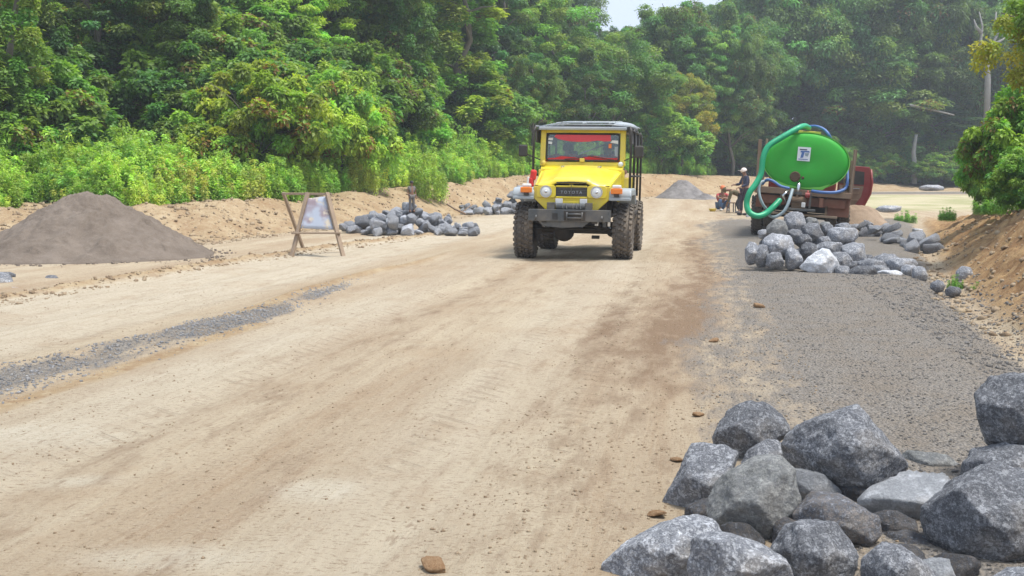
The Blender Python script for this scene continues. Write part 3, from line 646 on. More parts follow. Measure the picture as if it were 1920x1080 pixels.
MID = 'rocks in the heap behind the parked tank truck'
MG = 'rocks heaped on the gravel shoulder behind the truck'
mid = [
 (385, 255, 170, 175, 14.75, 'rock_pale', .8, 'pale squarish rock crowning the left end of the shoulder heap'),
 (550, 210, 195, 215, 15.05, 'rock', .95, 'big rounded grey rock highest in the shoulder heap, against the truck'),
 (715, 195, 130, 95, 15.2, 'rock_pale', .7, 'light rock just right of the highest one in the shoulder heap'),
 (712, 300, 200, 180, 14.95, 'rock', .72, 'dark round bellied rock below the light one in the shoulder heap'),
 (565, 312, 130, 105, 14.85, 'rock', .8, 'small rock under the highest one in the shoulder heap'),
 (640, 365, 150, 120, 14.75, 'rock', .62, 'dark pointed rock in the middle of the shoulder heap'),
 (870, 270, 110, 120, 15.1, 'rock', .8, 'narrow dark rock left of the broad speckled one'),
 (1000, 312, 265, 160, 14.95, 'rock', 1.15, 'broad speckled rock lying on top at the right of the shoulder heap'),
 (850, 212, 100, 60, 15.3, 'rock_pale', .85, 'flat whitish rock at the back of the shoulder heap'),
 (1020, 235, 130, 80, 15.4, 'rock', 1.1, 'grey rock behind the broad speckled one'),
 (385, 405, 285, 185, 14.55, 'rock', 1.15, 'large broad rock carrying the pale squarish one'),
 (260, 300, 100, 85, 14.95, 'rock', 1.1, 'small rock at the back left of the shoulder heap'),
 (148, 480, 125, 205, 14.5, 'rock', 1.0, 'upright rock at the very left end of the shoulder heap'),
 (240, 505, 125, 200, 14.45, 'rock', .85, 'upright rock second from the left end of the shoulder heap'),
 (368, 555, 155, 145, 14.3, 'rock', 1.0, 'small faceted rock on the gravel below the large broad one'),
 (540, 530, 155, 195, 14.35, 'rock', 1.25, 'squared rock standing left of the whitish triangular one'),
 (695, 455, 160, 130, 14.6, 'rock', .62, 'dark rock behind the whitish triangular one'),
 (880, 430, 240, 120, 14.7, 'rock', 1.05, 'wavy topped rock below the broad speckled one'),
 (985, 545, 200, 150, 14.45, 'rock', .75, 'slanting dark rock right of the whitish triangular one'),
 (1115, 490, 230, 230, 14.6, 'rock', 1.15, 'slab leaning to the left in the middle right of the shoulder heap'),
 (1010, 655, 135, 115, 14.0, 'rock', .95, 'small rock at the foot of the whitish triangular one'),
 (1195, 680, 235, 140, 13.9, 'rock', .58, 'very dark rounded rock at the front foot of the shoulder heap'),
 (1270, 600, 250, 110, 14.3, 'rock', .9, 'low dark rock behind the very dark rounded one'),
 (1420, 560, 260, 130, 14.5, 'rock', 1.2, 'flat grey rock in the low right tail of the shoulder heap'),
 (1560, 600, 280, 160, 14.3, 'rock', 1.3, 'wide flat pale grey rock near the right end of the shoulder heap'),
 (1740, 680, 140, 140, 13.75, 'rock', 1.1, 'round green grey rock at the right end of the shoulder heap'),
 (1460, 672, 230, 60, 13.95, 'rock_slab', 1.1, 'thin whitish slab at the front of the low right tail'),
 (1350, 645, 190, 95, 14.1, 'rock', .8, 'low rock left of the thin whitish slab'),
 (1110, 605, 130, 90, 14.4, 'rock', .65, 'small dark rock under the leaning slab'),
 (830, 365, 120, 90, 14.85, 'rock', .9, 'rock tucked beneath the broad speckled one'),
 (1640, 640, 130, 100, 14.0, 'rock', 1.2, 'grey rock left of the round green grey end rock'),
]
for i, (zx, zy, w, h, Yd, mm, tone, lb) in enumerate(mid):
    outline_rock(blob_outline(1380 + zx / 5.053, 380 + zy / 5.053, w / 5.053 * 1.22, h / 5.053 * 1.22, 300 + i, 7, .18), Yd, 300 + i, lb, mm, tone=tone * 1.1, group=MG, sub=4)
outline_rock([(1380 + a / 5.053, 380 + b / 5.053) for a, b in [(615, 605), (700, 510), (800, 440), (860, 450), (970, 610), (940, 650), (840, 680), (740, 665), (640, 635)]], 14.15, 351,
             'big whitish triangular rock at the front of the shoulder heap', 'rock_slab', tone=1.35, group=MG, sub=5)
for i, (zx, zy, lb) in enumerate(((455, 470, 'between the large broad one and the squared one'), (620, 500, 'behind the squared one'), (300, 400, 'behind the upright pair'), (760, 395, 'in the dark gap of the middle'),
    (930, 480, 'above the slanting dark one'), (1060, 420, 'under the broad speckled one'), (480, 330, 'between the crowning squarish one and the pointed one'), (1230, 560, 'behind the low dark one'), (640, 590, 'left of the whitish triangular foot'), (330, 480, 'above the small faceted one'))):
    outline_rock(blob_outline(1380 + zx / 5.053, 380 + zy / 5.053, 165 / 5.053, 150 / 5.053, 900 + i), 14.95 - .25 * (zy > 440), 900 + i, 'shade-toned filler rock of the shoulder heap, ' + lb, 'rock', tone=.62, group=MG, sub=3)  # added fillers, tone darkened as the shade inside the heap
# single stones
for (cu, cv, w, h, Yd, lb, tn) in (
    (97, 524, 27, 18, 12.9, 'lone smooth dark stone on the pale soil in front of the sand pile', .8),
    (4, 530, 40, 40, 12.3, 'grey rock at the left edge of the photo', 1.0),
    (-4, 516, 70, 14, 12.9, 'flat brownish stone behind the grey rock at the left edge', .9),
    (30, 545, 44, 14, 11.9, 'flat whitish stone half sunk beside the grey rock at the left edge', 1.9),
    (1758, 537, 28, 24, 12.2, 'dark rounded stone in the ditch, left of a pair', .75),
    (1787, 547, 30, 20, 11.9, 'dark rounded stone in the ditch, right of a pair', .7),
    (1808, 515, 34, 32, 13.4, 'pale mottled stone part way up the orange ditch side', 1.5),
    (1830, 547, 26, 16, 12.2, 'small brown stone in the ditch behind the weeds', .8),
    (1868, 575, 30, 12, 10.9, 'flat rusty brown stone at the foot of the orange bank', .6),
    (1720, 433, 22, 10, 26, 'light stone lying in the cut beyond the shoulder heap', 1.5),
    (1403, 408, 10, 13, 35.5, 'small grey stone by the feet of the standing person', 1.3),
    (1745, 352, 50, 12, 84, 'low grey stones beside the far road', 1.4),
    (1665, 392, 50, 14, 34, 'flat grey slab of rock beside the small brown mound', 1.3)):
    outline_rock(blob_outline(cu, cv, w, h, int(cu) + 600), Yd, int(cu) + 600, lb, 'rock', tone=tn, sub=3)

def desc(tone, size, fx, fy, lift):
    tn = 'dark' if tone < .92 else 'pale' if tone > 1.2 else 'mid grey'; sz = 'small' if size < .33 else 'large' if size > .66 else 'medium'
    wx = ('at the left end', 'left of centre', 'in the centre', 'right of centre', 'at the right end')[min(4, int(fx * 5))]
    wy = 'raised' if lift > 2.2 else 'front' if fy < .4 else 'back' if fy > .6 else 'middle'
    return '%s %s %s rock %s of ' % (tn, sz, wy, wx)
def heap(n, x0, x1, y0, y1, env, rmin, rmax, seed, label, group, tone=1.0):
    r = random.Random(seed); pl = []
    tries = 0
    while len(pl) < n and tries < n * 60:
        tries += 1
        x = r.uniform(x0, x1); fy = r.betavariate(2, 2); y = y0 + (y1 - y0) * fy; rad = r.uniform(rmin, rmax)
        e = env((x - x0) / (x1 - x0), (y - y0) / (y1 - y0))
        g = H(x, y); z = g + rad * .62
        for (a, b, c, q) in pl:
            d2 = (a - x) ** 2 + (b - y) ** 2; k = ((rad + q) * .80) ** 2 - d2
            if k > 0: z = max(z, c + math.sqrt(k))
        if z + rad * .6 - g > e + .04: continue
        pl.append((x, y, z, rad))
    for (x, y, z, rad) in pl:
        o = bpy.data.objects.new('rock', r.choice(ROCK_PROTO)); COL.objects.link(o); o.location = (x, y, z)
        o.scale = (rad * r.uniform(.9, 1.3), rad * r.uniform(.85, 1.15), rad * r.uniform(.8, 1.05)); o.rotation_euler = (r.uniform(-.6, .6), r.uniform(-.6, .6), r.uniform(0, 6.3))
        k_ = r.uniform(.75, 1.35); t = tone * k_; o.color = (t, t, t * 1.02, 1)
        tag(o, desc(k_, (rad - rmin) / (rmax - rmin), (x - x0) / (x1 - x0), (y - y0) / (y1 - y0), (z - H(x, y)) / rad) + label, 'rock', group)
    return pl
ROAD_HEAP = heap(132, -4.05, -.85, 23.7, 25.9, lambda a, b: (.20 + .50 * max(0, 1 - abs(a - .46) / .40) ** .8) * (1 - abs(b - .55) * .9) + .05, .10, .165, 5,
     'the heap by the sign frame', 'rocks in the heap by the sign frame', 1.3)
heap(52, -1.9, .95, 36.6, 38.8, lambda a, b: .22 + .75 * min(1, max(0, a - .2) / .6), .12, .20, 6,
     'the heap behind the jeep wheel', 'rocks in the heap behind the jeep', 1.2)
x_ = [P(1600, 425, 26.5), P(1650, 440, 23.5), P(1712, 466, 19.2)]
rr_ = random.Random(8)
for i in range(40):
    f = i / 39; a, b = (x_[0], x_[1]) if f < .5 else (x_[1], x_[2]); p = a.lerp(b, (f * 2) % 1.0 if f < 1 else 1)
    px, py = p.x + rr_.uniform(-.35, .35), p.y + rr_.uniform(-.5, .9); rad = rr_.uniform(.09, .16)
    o = bpy.data.objects.new('rock', rr_.choice(ROCK_PROTO)); COL.objects.link(o); o.location = (px, py, H(px, py) + rad * .5 + (.14 if i % 4 == 0 else 0))
    o.scale = (rad * 1.3, rad * rr_.uniform(.8, 1.2), rad * .8); o.rotation_euler = (rr_.uniform(-.5, .5), rr_.uniform(-.5, .5), rr_.uniform(0, 6))
    t = rr_.uniform(.8, 1.35); o.color = (t, t, t * 1.03, 1); tag(o, '%s %s rock %s of the row by the orange ditch' % ('dark' if t < .97 else 'pale' if t > 1.18 else 'mid grey', 'small' if rad < .1 else 'large' if rad > .13 else 'medium', ('at the far end', 'beyond the middle', 'in the middle', 'nearer than the middle', 'at the near end')[min(4, int(f * 5))]), 'rock', 'rocks in the row by the ditch')
for i, (cu, cv, sz, lb) in enumerate(x_ for x_ in ((1424, 577, .055, 'orange clod of soil on the gravel in front of the shoulder heap'), (1402, 722, .03, 'small orange clod on the gravel above the dark near boulder'),
    (1309, 781, .032, 'round orange clod left of the dark near boulder'), (1268, 865, .032, 'orange clod above the tall leaning slab'), (1232, 970, .04, 'brown clod touching the foot of the tall leaning slab'),
    (1340, 640, .045, 'flat brown clod on the road edge half way to the jeep'), (1402, 538, .05, 'small orange clod nearest the shoulder heap'), (812, 1064, .045, 'dark twisted clod at the bottom edge of the road'),
    (1262, 880, .03, 'tiny orange clod beside the tall leaning slab'), (1368, 700, .04, 'flat pale clod on the gravel beyond the near heap')) if x_[0] not in (1262, 1368, 1402)):
    g = G(cu, cv); o = bpy.data.objects.new('dirt_clod', ROCK_PROTO[(i * 3) % 8].copy()); COL.objects.link(o); o.data.materials.clear(); o.data.materials.append(M['clod'] if i != 7 else M['wood_dk'])
    o.location = (g.x, g.y, H(g.x, g.y) + sz * .3); o.scale = (sz * 1.1, sz * .8, sz * .38); o.rotation_euler = (.1, .15, i); tag(o, lb, 'clod of soil')

# ---------------------------------------------------------------- piles of sand and gravel
def cone_pile(name, cx, cy, rx, ry, h, m, label, cat, seed, rough=.05, nr=90, na=180, top=.12, skew=(0, 0)):
    R, A = np.meshgrid(np.linspace(0, 1, nr), np.linspace(0, 2 * np.pi, na, endpoint=False), indexing='ij')
    wob = 1 + .12 * fbm(np.cos(A) * 2 + seed, np.sin(A) * 2 + seed, 3)
    X = R * np.cos(A) * rx * wob; Y = R * np.sin(A) * ry * wob
    prof = np.clip(1 - R, 0, 1); hh = h * (np.sqrt((prof + .0) ** 2 + top ** 2) - top) / (math.sqrt(1 + top ** 2) - top)
    hh = h * np.where(R < top * 1.6, 1 - .5 * (R / (top * 1.6)) ** 2 * top * 1.3, 0) + np.where(R < top * 1.6, 0, 1) * h * (1 - .65 * top) * ((1 - R) / (1 - top * 1.6)) ** 1.13
    hh += rough * h * (fbm(X * 2.5 + seed, Y * 2.5, 4) * 1.6 + .9 * fbm(X * 9, Y * 9 + seed, 3)) * np.minimum(1, (1 - R) * 6)
    Xs = X + skew[0] * hh; Ys = Y + skew[1] * hh
    Z = terrain(Xs + cx, Ys + cy) + hh - .04 * (R > .985)
    V = np.stack([Xs.ravel(), Ys.ravel(), Z.ravel()], 1)
    i, j = np.meshgrid(np.arange(nr - 1), np.arange(na), indexing='ij'); q = (i * na + j).ravel(); q2 = (i * na + (j + 1) % na).ravel()
    o = np_mesh(name, V, np.stack([q, q + na, q2 + na, q2], 1), m, smooth=True); o.location = (cx, cy, 0)
    return tag(o, label, cat)
cone_pile('sand_pile', -6.86, 16.7, 1.98, 1.75, 1.03, M['sand'], 'tall conical pile of dark grey brown sand at the left edge of the road', 'sand pile', 3, .12)
r_ = np.random.RandomState(91); a_ = r_.rand(420) * 6.28; q_ = 1 + .10 * np.abs(r_.randn(420)); x = -6.86 + 1.98 * q_ * np.cos(a_); y = 16.7 + 1.75 * q_ * np.sin(a_)
strew('rubble', x, y, .006 + .026 * r_.rand(420) ** 4, M['sand'], 'crumbs rolled to the foot of the big sand pile', 92)
g = P(1283, 365, 53)
cone_pile('gravel_pile', g.x, g.y + .5, 1.45, 1.3, .95, M['gravelp'], 'distant pointed pile of grey gravel right of the yellow jeep', 'gravel pile', 9, .08, 40, 80)
g = P(1322, 365, 52); cone_pile('gravel_pile', g.x, g.y, .7, .6, .28, M['gravelp'], 'low grey gravel spill at the right foot of the distant gravel pile', 'gravel pile', 11, .15, 30, 60)
g = P(1612, 418, 27.5)
cone_pile('sand_pile', g.x, 27.8, 1.0, .9, .62, M['sandb'], 'small brown sand mound below the open red truck door', 'sand pile', 14, .07, 50, 90, .3)
# ---------------------------------------------------------------- wooden sign frame
def sign_frame():
    Y0 = 17.4; a = P(545, 478, Y0)
    root = empty('sign_frame', (a.x, Y0, H(a.x, Y0)), 0, 'rough timber sign frame with a faded translucent sheet, standing on the far road edge', 'sign frame')
    inv = Matrix.Translation(root.location).inverted()
    def q(u, v, Y): return inv @ P(u, v, Y)
    def grd(u, Y):
        x = (u - 960) / FPX * Y; return inv @ Vector((x, Y, H(x, Y) - .01))
    MB().bar(q(529, 363, 17.86), q(622, 364, 17.66), .055, .04).build('top_bar', M['wood'], root, bevel=.004)
    MB().bar(grd(546, 17.4), q(577, 361, 17.72), .07, .045).build('leg', M['wood'], root, bevel=.004)
    MB().bar(grd(643, 17.3), q(613, 361, 17.63), .07, .045).build('leg', M['wood'], root, bevel=.004)
    MB().bar(grd(568, 18.5), q(531, 361, 17.93), .05, .045).build('leg', M['wood'], root, bevel=.004)
    MB().bar(grd(642, 18.6), q(616, 366, 17.80), .05, .045).build('leg', M['wood'], root, bevel=.004)
    MB().bar(q(547, 437, 17.46), q(638, 437, 17.40), .065, .03).build('cross_bar', M['wood'], root, bevel=.004)
    m, nt, b = base_mat('weathered_sheet'); tc = nt.nodes.new('ShaderNodeTexCoord').outputs['Object']
    n1 = noise_tex(nt, tc, 3.2, 3, .5); n2 = noise_tex(nt, tc, 6, 4)
    c = mixc(nt, ramp(nt, n1, .42, .56), (.42, .47, .56), (.30, .24, .27)); c = mixc(nt, ramp(nt, n2, .55, .62), c, (.56, .50, .40))
    nt.links.new(c, b.inputs['Base Color']); b.inputs['Roughness'].default_value = .35; b.inputs['Alpha'].default_value = .82
    pts = [(578, 372), (612, 368), (627, 431), (563, 428)]; n = 9; V = []; F = []
    for i in range(n):
        for j in range(n):
            a_, b_ = i / (n - 1), j / (n - 1)
            u = (pts[0][0] * (1 - a_) + pts[1][0] * a_) * (1 - b_) + (pts[3][0] * (1 - a_) + pts[2][0] * a_) * b_
            v = (pts[0][1] * (1 - a_) + pts[1][1] * a_) * (1 - b_) + (pts[3][1] * (1 - a_) + pts[2][1] * a_) * b_
            V.append(q(u, v, 17.66 - .20 * b_ + .02 * math.sin(a_ * 6) * b_))
    for i in range(n - 1):
        for j in range(n - 1): F.append((i * n + j, (i + 1) * n + j, (i + 1) * n + j + 1, i * n + j + 1))
    mb = MB(); mb.add(V, F); o = mb.build('sheet', m, root, smooth=True); sd = o.modifiers.new('thickness', 'SOLIDIFY'); sd.thickness = .004
sign_frame()
# stick on the bank
a, b = P(838, 384, 33.5), P(872, 402, 31.5); mb = MB(); up = Vector((0, 0, .02))
mb.tube([a + up, (a + b) / 2 + Vector((0, 0, .0)), b + up], .03, 6); mb.tube([b.lerp(a, .2), P(886, 383, 32.4)], .015, 5)
tag(mb.build('fallen_branch', M['wood_dk'], None, True), 'broken brown branch lying on the pale bank between the two left rock heaps', 'branch')

# ---------------------------------------------------------------- yellow jeep
JY = -math.radians(10.8)
jp = Vector((1.02, 16.95, 0)); jp.z = H(jp.x, jp.y) - .01
J = empty('off_road_jeep', jp, JY, 'bright yellow lifted off-road jeep with black cage and huge muddy tyres, driving down the road', 'jeep')
J.rotation_euler = (math.radians(.3), math.radians(.9), JY)

def wheel(parent, x, y, r, w, side, steer=0.0, flat=False):
    hub = empty('wheel', (x, y, r), 0); hub.parent = parent; hub.rotation_euler = (0, 0, steer)
    mb = MB(); hw = w / 2
    prof = [(-hw * .70, r * .56), (-hw * .95, r * .66), (-hw, r * .80), (-hw * .90, r * .93), (-hw * .62, r * .965), (hw * .62, r * .965), (hw * .90, r * .93), (hw, r * .80), (hw * .95, r * .66), (hw * .70, r * .56)]
    mb.lathe(prof, (0, 0, 0), 'X', 48); t = mb.build('tyre', M['rubber'], hub, smooth='auto')
    tb = MB(); N = 30
    for k in range(N):
        a = 2 * math.pi * k / N
        for (xx, ww, ln, da, rad, tilt) in ((-.80, .34, .050, 0, .955, .5), (.80, .34, .050, .5, .955, -.5), (-.30, .26, .046, .35, .985, .35), (.30, .26, .046, .85, .985, -.35), (0, .16, .034, .1, .985, 0)):
            aa = a + da * 2 * math.pi / N
            R = Matrix.Rotation(-aa, 3, 'X') @ Matrix.Rotation(tilt * .8, 3, 'Z') if not flat else Matrix.Rotation(-aa, 3, 'X')
            if abs(xx) > .6: R = Matrix.Rotation(-aa, 3, 'X') @ Matrix.Rotation(math.copysign(.45, xx), 3, 'Y')
            tb.box((xx * hw, math.sin(aa) * r * (rad - .0), math.cos(aa) * r * (rad - .0)), (ww * hw * 2 * .52, ln * r / .45, .050 * r / .45), R)
    tb.build('tread', M['rubber'], hub)
    rb = MB(); s = side
    rb.lathe([(s * hw * .55, 0.001), (s * hw * .55, r * .18), (s * hw * .30, r * .22), (s * hw * .25, r * .45), (s * hw * .65, r * .55), (s * hw * .72, r * .58), (-s * hw * .72, r * .58)], (0, 0, 0), 'X', 32)
    rb.build('rim', M['steel'], hub, smooth='auto')
    return hub

def build_jeep(J):
    for (x, y, sd, st) in ((-.80, 0, -1, .03), (.80, 0, 1, .03), (-.79, 2.29, -1, 0), (.79, 2.29, 1, 0)):
        wheel(J, x, y, .455, .31, sd, st)
    # hood: domed sheet with rolled edges
    ny, nx = 26, 33; V = []; F = []
    for j in range(ny):
        f = j / (ny - 1); y = -.46 + f * 1.20; w = .60 + .10 * f
        zt = 1.235 + .235 * f - .07 * max(0, 1 - f / .09) ** 2
        for i in range(nx):
            g = i / (nx - 1) * 2 - 1; x = g * w
            ax = abs(g)
            z = zt + .030 * (1 - ax ** 2) + .052 * (1 - sst(.42, .60, ax)) * (1 - .3 * f) - .02 * sst(.60, .68, ax)
            if ax > .86: z -= .07 * ((ax - .86) / .14) ** 2
            V.append((x, y - .05 * (1 - ax ** 2) * (1 - f), z))
    for j in range(ny - 1):
        for i in range(nx - 1): F.append((j * nx + i, j * nx + i + 1, (j + 1) * nx + i + 1, (j + 1) * nx + i))
    base = len(V)
    hb = MB(); hb.add(V, F)
    hood = hb.build('hood', M['yellow'], J, smooth=True); sd = hood.modifiers.new('thickness', 'SOLIDIFY'); sd.thickness = .02
    MB().box((0, -.462, 1.198), (1.20, .012, .012)).build('hood_seam', M['black'], hood)
    # hood slot, hinges
    sb = MB(); 
    for i in range(8):
        x0 = -.24 + i * .06; sb.box((x0 + .03, -.475 - .05 * (1 - ((x0 + .03) / .6) ** 2) + .035, 1.243 + .012 * (1 - abs(x0 + .03) / .24)), (.061, .05, .022))
    sb.build('hood_slot', M['black'], hood)
    for x in (-.30, .32):
        h = MB().box((x - .018, .60, 1.505), (.014, .12, .02)).box((x + .018, .60, 1.505), (.014, .12, .02)).box((x, .66, 1.513), (.07, .03, .014)); h.build('hinge', M['chrome'], hood, bevel=.003)
    for x in (-.585, .585): MB().box((x, -.36, 1.16), (.03, .05, .10)).build('hood_latch', M['yellow'], hood, bevel=.004)
    # engine bay sides
    for sx in (-1, 1):
        s = MB(); s.add([(sx * .60, -.42, 1.19), (sx * .69, .74, 1.43), (sx * .69, .74, .92), (sx * .60, -.42, .98), (sx * .57, -.42, 1.19), (sx * .66, .74, 1.43), (sx * .66, .74, .92), (sx * .57, -.42, .98)],
                        [(0, 1, 2, 3), (7, 6, 5, 4), (0, 4, 5, 1), (3, 2, 6, 7), (0, 3, 7, 4), (1, 5, 6, 2)]); s.build('side_panel', M['yellow'], J)
    # front panel with tapered bottom
    fp = MB(); poly = [(-.615, 1.19), (.615, 1.19), (.615, 1.00), (.40, .80), (.24, .80), (.17, .90), (-.17, .90), (-.24, .80), (-.40, .80), (-.615, 1.00)]
    fp.prism(poly, -.47, -.43, 'Y'); front = fp.build('front_panel', M['yellow'], J, bevel=.012)
    bz = MB()
    def rr(x0, x1, z0, z1, r, n=4):
        out = []
        for (cx, cz, a0) in ((x1 - r, z1 - r, 0), (x0 + r, z1 - r, 90), (x0 + r, z0 + r, 180), (x1 - r, z0 + r, 270)):
            for k in range(n + 1):
                a = math.radians(a0 + 90 * k / n); out.append((cx + r * math.cos(a), cz + r * math.sin(a)))
        return out
    # bezel ring pieces round the grille opening and lamps
    bz.prism(rr(-.56, -.25, 1.005, 1.205, .05), -.505, -.472, 'Y'); bz.prism(rr(.25, .56, 1.005, 1.205, .05), -.505, -.472, 'Y')
    bz.box((0, -.487, 1.19), (.50, .03, .030)); bz.box((0, -.487, 1.017), (.50, .03, .025))
    bz.build('bezel', M['yellow'], front, bevel=.008)
    gr = MB().box((0, -.484, 1.103), (.50, .02, .145)).build('grille', M['black'], J)
    mb = MB()
    for k in range(5): mb.box((0, -.497, 1.05 + k * .026), (.48, .006, .007))
    mb.build('grille_bars', M['steel'], gr)
    cu = bpy.data.curves.new('lettering', 'FONT'); cu.body = 'TOYOTA'; cu.size = .062; cu.align_x = 'CENTER'; cu.align_y = 'CENTER'; cu.extrude = .003; cu.space_character = 1.55
    tmp = bpy.data.objects.new('lettering', cu); COL.objects.link(tmp); bpy.context.view_layer.update()
    lm = bpy.data.meshes.new_from_object(tmp.evaluated_get(bpy.context.evaluated_depsgraph_get())); bpy.data.objects.remove(tmp)
    lm.materials.clear(); lm.materials.append(M['tarp'])
    to = bpy.data.objects.new('lettering', lm); COL.objects.link(to); to.parent = gr; to.location = (0, -.507, 1.095); to.rotation_euler = (math.pi / 2, 0, 0)
    MB().bar((0, -.53, 1.22), (0, -.515, 1.03), .010).build('pull_cord', M['steel'], gr)
    MB().prism([(-.035, 1.215), (.035, 1.215), (0, 1.165)], -.515, -.506, 'Y').build('badge_shield', M['yellow'], gr)
    for x in (-.405, .405):
        h = MB(); h.lathe([(-.515, .090), (-.530, .096), (-.530, .086), (-.512, .080)], (x, 0, 1.105), 'Y', 32); hl = h.build('headlight', M['chrome'], J, smooth='auto')
        l = MB(); l.lathe([(-.538, .001), (-.535, .04), (-.527, .066), (-.514, .083)], (x, 0, 1.105), 'Y', 32); l.build('lens', M['lens'], hl, smooth=True)
        c = MB(); c.lathe([(-.548, .001), (-.544, .016), (-.536, .024)], (x, 0, 1.10), 'Y', 16); c.build('bulb_cap', M['chrome'], hl, smooth=True)
    # brackets below the grille
    for x in (-.19, .20): MB().box((x, -.53, .945), (.115, .02, .10)).build('bracket_plate', M['white'], J, bevel=.004)
    MB().box((0, -.52, .925), (.26, .015, .055)).build('tow_plate', M['yellow'], J, bevel=.004)
    # fenders
    for sx in (-1, 1):
        x0, x1 = (sx * .60, sx * .95); outer = [(-.50, .97), (-.52, 1.06), (-.48, 1.13), (-.40, 1.165), (.40, 1.165), (.52, 1.12), (.66, .90), (.60, .88), (.47, 1.07), (.38, 1.10), (-.34, 1.10), (-.42, 1.06), (-.44, .97)]
        f = MB(); f.prism(outer, min(x0, x1), max(x0, x1), 'X'); fo = f.build('fender', M['grey_paint'], J, bevel=.025)
        MB().box((sx * .77, -.515, 1.00), (.34, .035, .05)).box((sx * .945, .0, 1.10), (.02, .8, .09)).build('fender_lip', M['grey_paint'], fo, bevel=.01)
        MB().box((sx * .72, -.545, 1.125), (.185, .05, .085)).build('indicator', M['amber'], J, bevel=.012)
        MB().box((sx * .72, -.50, 1.195), (.14, .09, .055)).build('marker_lamp', M['white'], J, bevel=.018)
        MB().box((sx * .72, -.53, 1.06), (.08, .03, .05)).build('lamp_bracket', M['black'], J)
    # dark engine bay, floor, chassis
    e = MB(); e.box((0, .12, .86), (1.1, 1.0, .36)); e.box((0, 1.7, .80), (1.30, 2.3, .14))
    for sx in (-1, 1): e.box((sx * .40, .9, .68), (.08, 3.2, .13)); e.box((sx * .63, .35, 1.0), (.05, .6, .25))
    e.build('chassis', M['under'], J)
    ax = MB(); ax.tube([(-.70, 0, .47), (.70, 0, .47)], .052, 12); ax.ball((-.17, -.02, .44), (.17, .15, .16)); ax.tube([(-.17, 0, .45), (-.17, .6, .56)], .05, 8)
    for sx in (-1, 1): ax.ball((sx * .62, 0, .47), .10)
    axo = ax.build('front_axle', M['under'], J, smooth='auto')
    ra = MB(); ra.tube([(-.70, 2.29, .46), (.70, 2.29, .46)], .055, 12); ra.ball((0, 2.29, .45), (.16, .15, .15)); ra.build('rear_axle', M['under'], J, smooth='auto')
    st = MB(); st.tube([(-.62, -.18, .50), (.62, -.18, .50)], .018, 8); st.tube([(.10, -.22, .56), (.60, -.2, .52)], .014, 8); st.build('steering_rod', M['under'], J, smooth=True)
    for sx in (-1, 1):
        ls = MB()
        for k in range(5):
            L = .52 - k * .08; pts = [(sx * .42, y_, .60 - k * .016 - .07 * (1 - (y_ / .55) ** 2) + .03) for y_ in np.linspace(-L, L, 9)]
            for a, b in zip(pts[:-1], pts[1:]): ls.bar(a, b, .065, .013)
        ls.build('leaf_spring', M['under'], J)
        sh = MB().bar((sx * .42, -.55, .76), (sx * .42, -.58, .58), .05, .03).build('shackle', M['white'] if sx > 0 else M['steel'], J)
        MB().tube([(sx * .50, -.05, .48), (sx * .47, .03, .95)], [.035, .03], 10).build('shock_absorber', M['white'], J, smooth=True)
    MB().box((.55, -.16, .52), (.12, .04, .035)).box((.58, -.17, .60), (.05, .04, .10)).build('spring_bolts', M['chrome'], J, bevel=.004)
    MB().box((.36, -.1, .37), (.12, .12, .05)).build('spring_plate', M['under'], J)
    # bumper + winch
    bp = MB(); bp.box((0, -.68, .735), (1.30, .11, .185)); bumper = bp.build('bumper', M['steel'], J, bevel=.006)
    MB().prism([(-.50, .642), (.32, .642), (.22, .56), (-.12, .54), (-.40, .56)], -.70, -.60, 'Y').build('skid_plate', M['steel'], bumper)
    MB().box((-.22, -.74, .72), (.085, .01, .10)).build('bumper_hole', M['black'], bumper)
    fl = MB().box((.09, -.745, .735), (.34, .02, .15)); fl.build('winch_plate', M['under'], bumper, bevel=.004)
    fr = MB()
    for z in (.76, .70): fr.tube([(-.02, -.765, z), (.20, -.765, z)], .014, 10)
    for x in (-.03, .21): fr.tube([(x, -.765, .67), (x, -.765, .79)], .014, 10)
    fr.build('fairlead', M['steel'], bumper, smooth=True)
    w = MB(); w.tube([(-.22, -.62, .875), (.24, -.62, .875)], .052, 14); w.box((-.30, -.62, .875), (.12, .13, .12)); w.box((.30, -.62, .875), (.10, .13, .12)); 
    wi = w.build('winch', M['steel'], J, smooth='auto')
    for k, x in enumerate((-.12, -.06, .04, .10, .16)): MB().bar((x, -.66, .93), (x + .02, -.70, .84), .008).build('winch_cable', M['steel'], wi)
    for x in (-.52, .52): MB().lathe([(-.015, .030), (0, .045), (.015, .030)], (x, -.75, .70), 'X', 12).build('tow_hook', M['steel'], bumper, smooth=True)
    # tub
    for sx in (-1, 1):
        t = MB(); t.box((sx * .715, 1.27, 1.10), (.035, 1.06, .46)); t.box((sx * .70, .74, 1.18), (.07, .05, .55)); t.build('door_panel', M['yellow'], J, bevel=.01)
        t = MB(); t.prism([(1.80, 1.33), (3.25, 1.33), (3.25, .86), (2.82, .86), (2.72, 1.03), (1.90, 1.03), (1.80, .86)], sx * .70, sx * .735, 'X'); t.build('side_body', M['yellow'], J, bevel=.01)
    MB().box((0, 3.24, 1.1), (1.40, .04, .46)).build('tailgate', M['yellow'], J, bevel=.01)
    MB().box((0, .78, 1.24), (1.36, .04, .50)).build('firewall', M['black'], J)
    cw = MB(); cw.add([(-.70, .72, 1.475), (.70, .72, 1.475), (.71, .86, 1.545), (-.71, .86, 1.545), (-.70, .72, 1.40), (.70, .72, 1.40), (.71, .86, 1.40), (-.71, .86, 1.40)], [(0, 1, 2, 3), (7, 6, 5, 4), (0, 4, 5, 1), (3, 2, 6, 7), (0, 3, 7, 4), (1, 5, 6, 2)])
    cw.build('cowl', M['yellow'], J, bevel=.01)
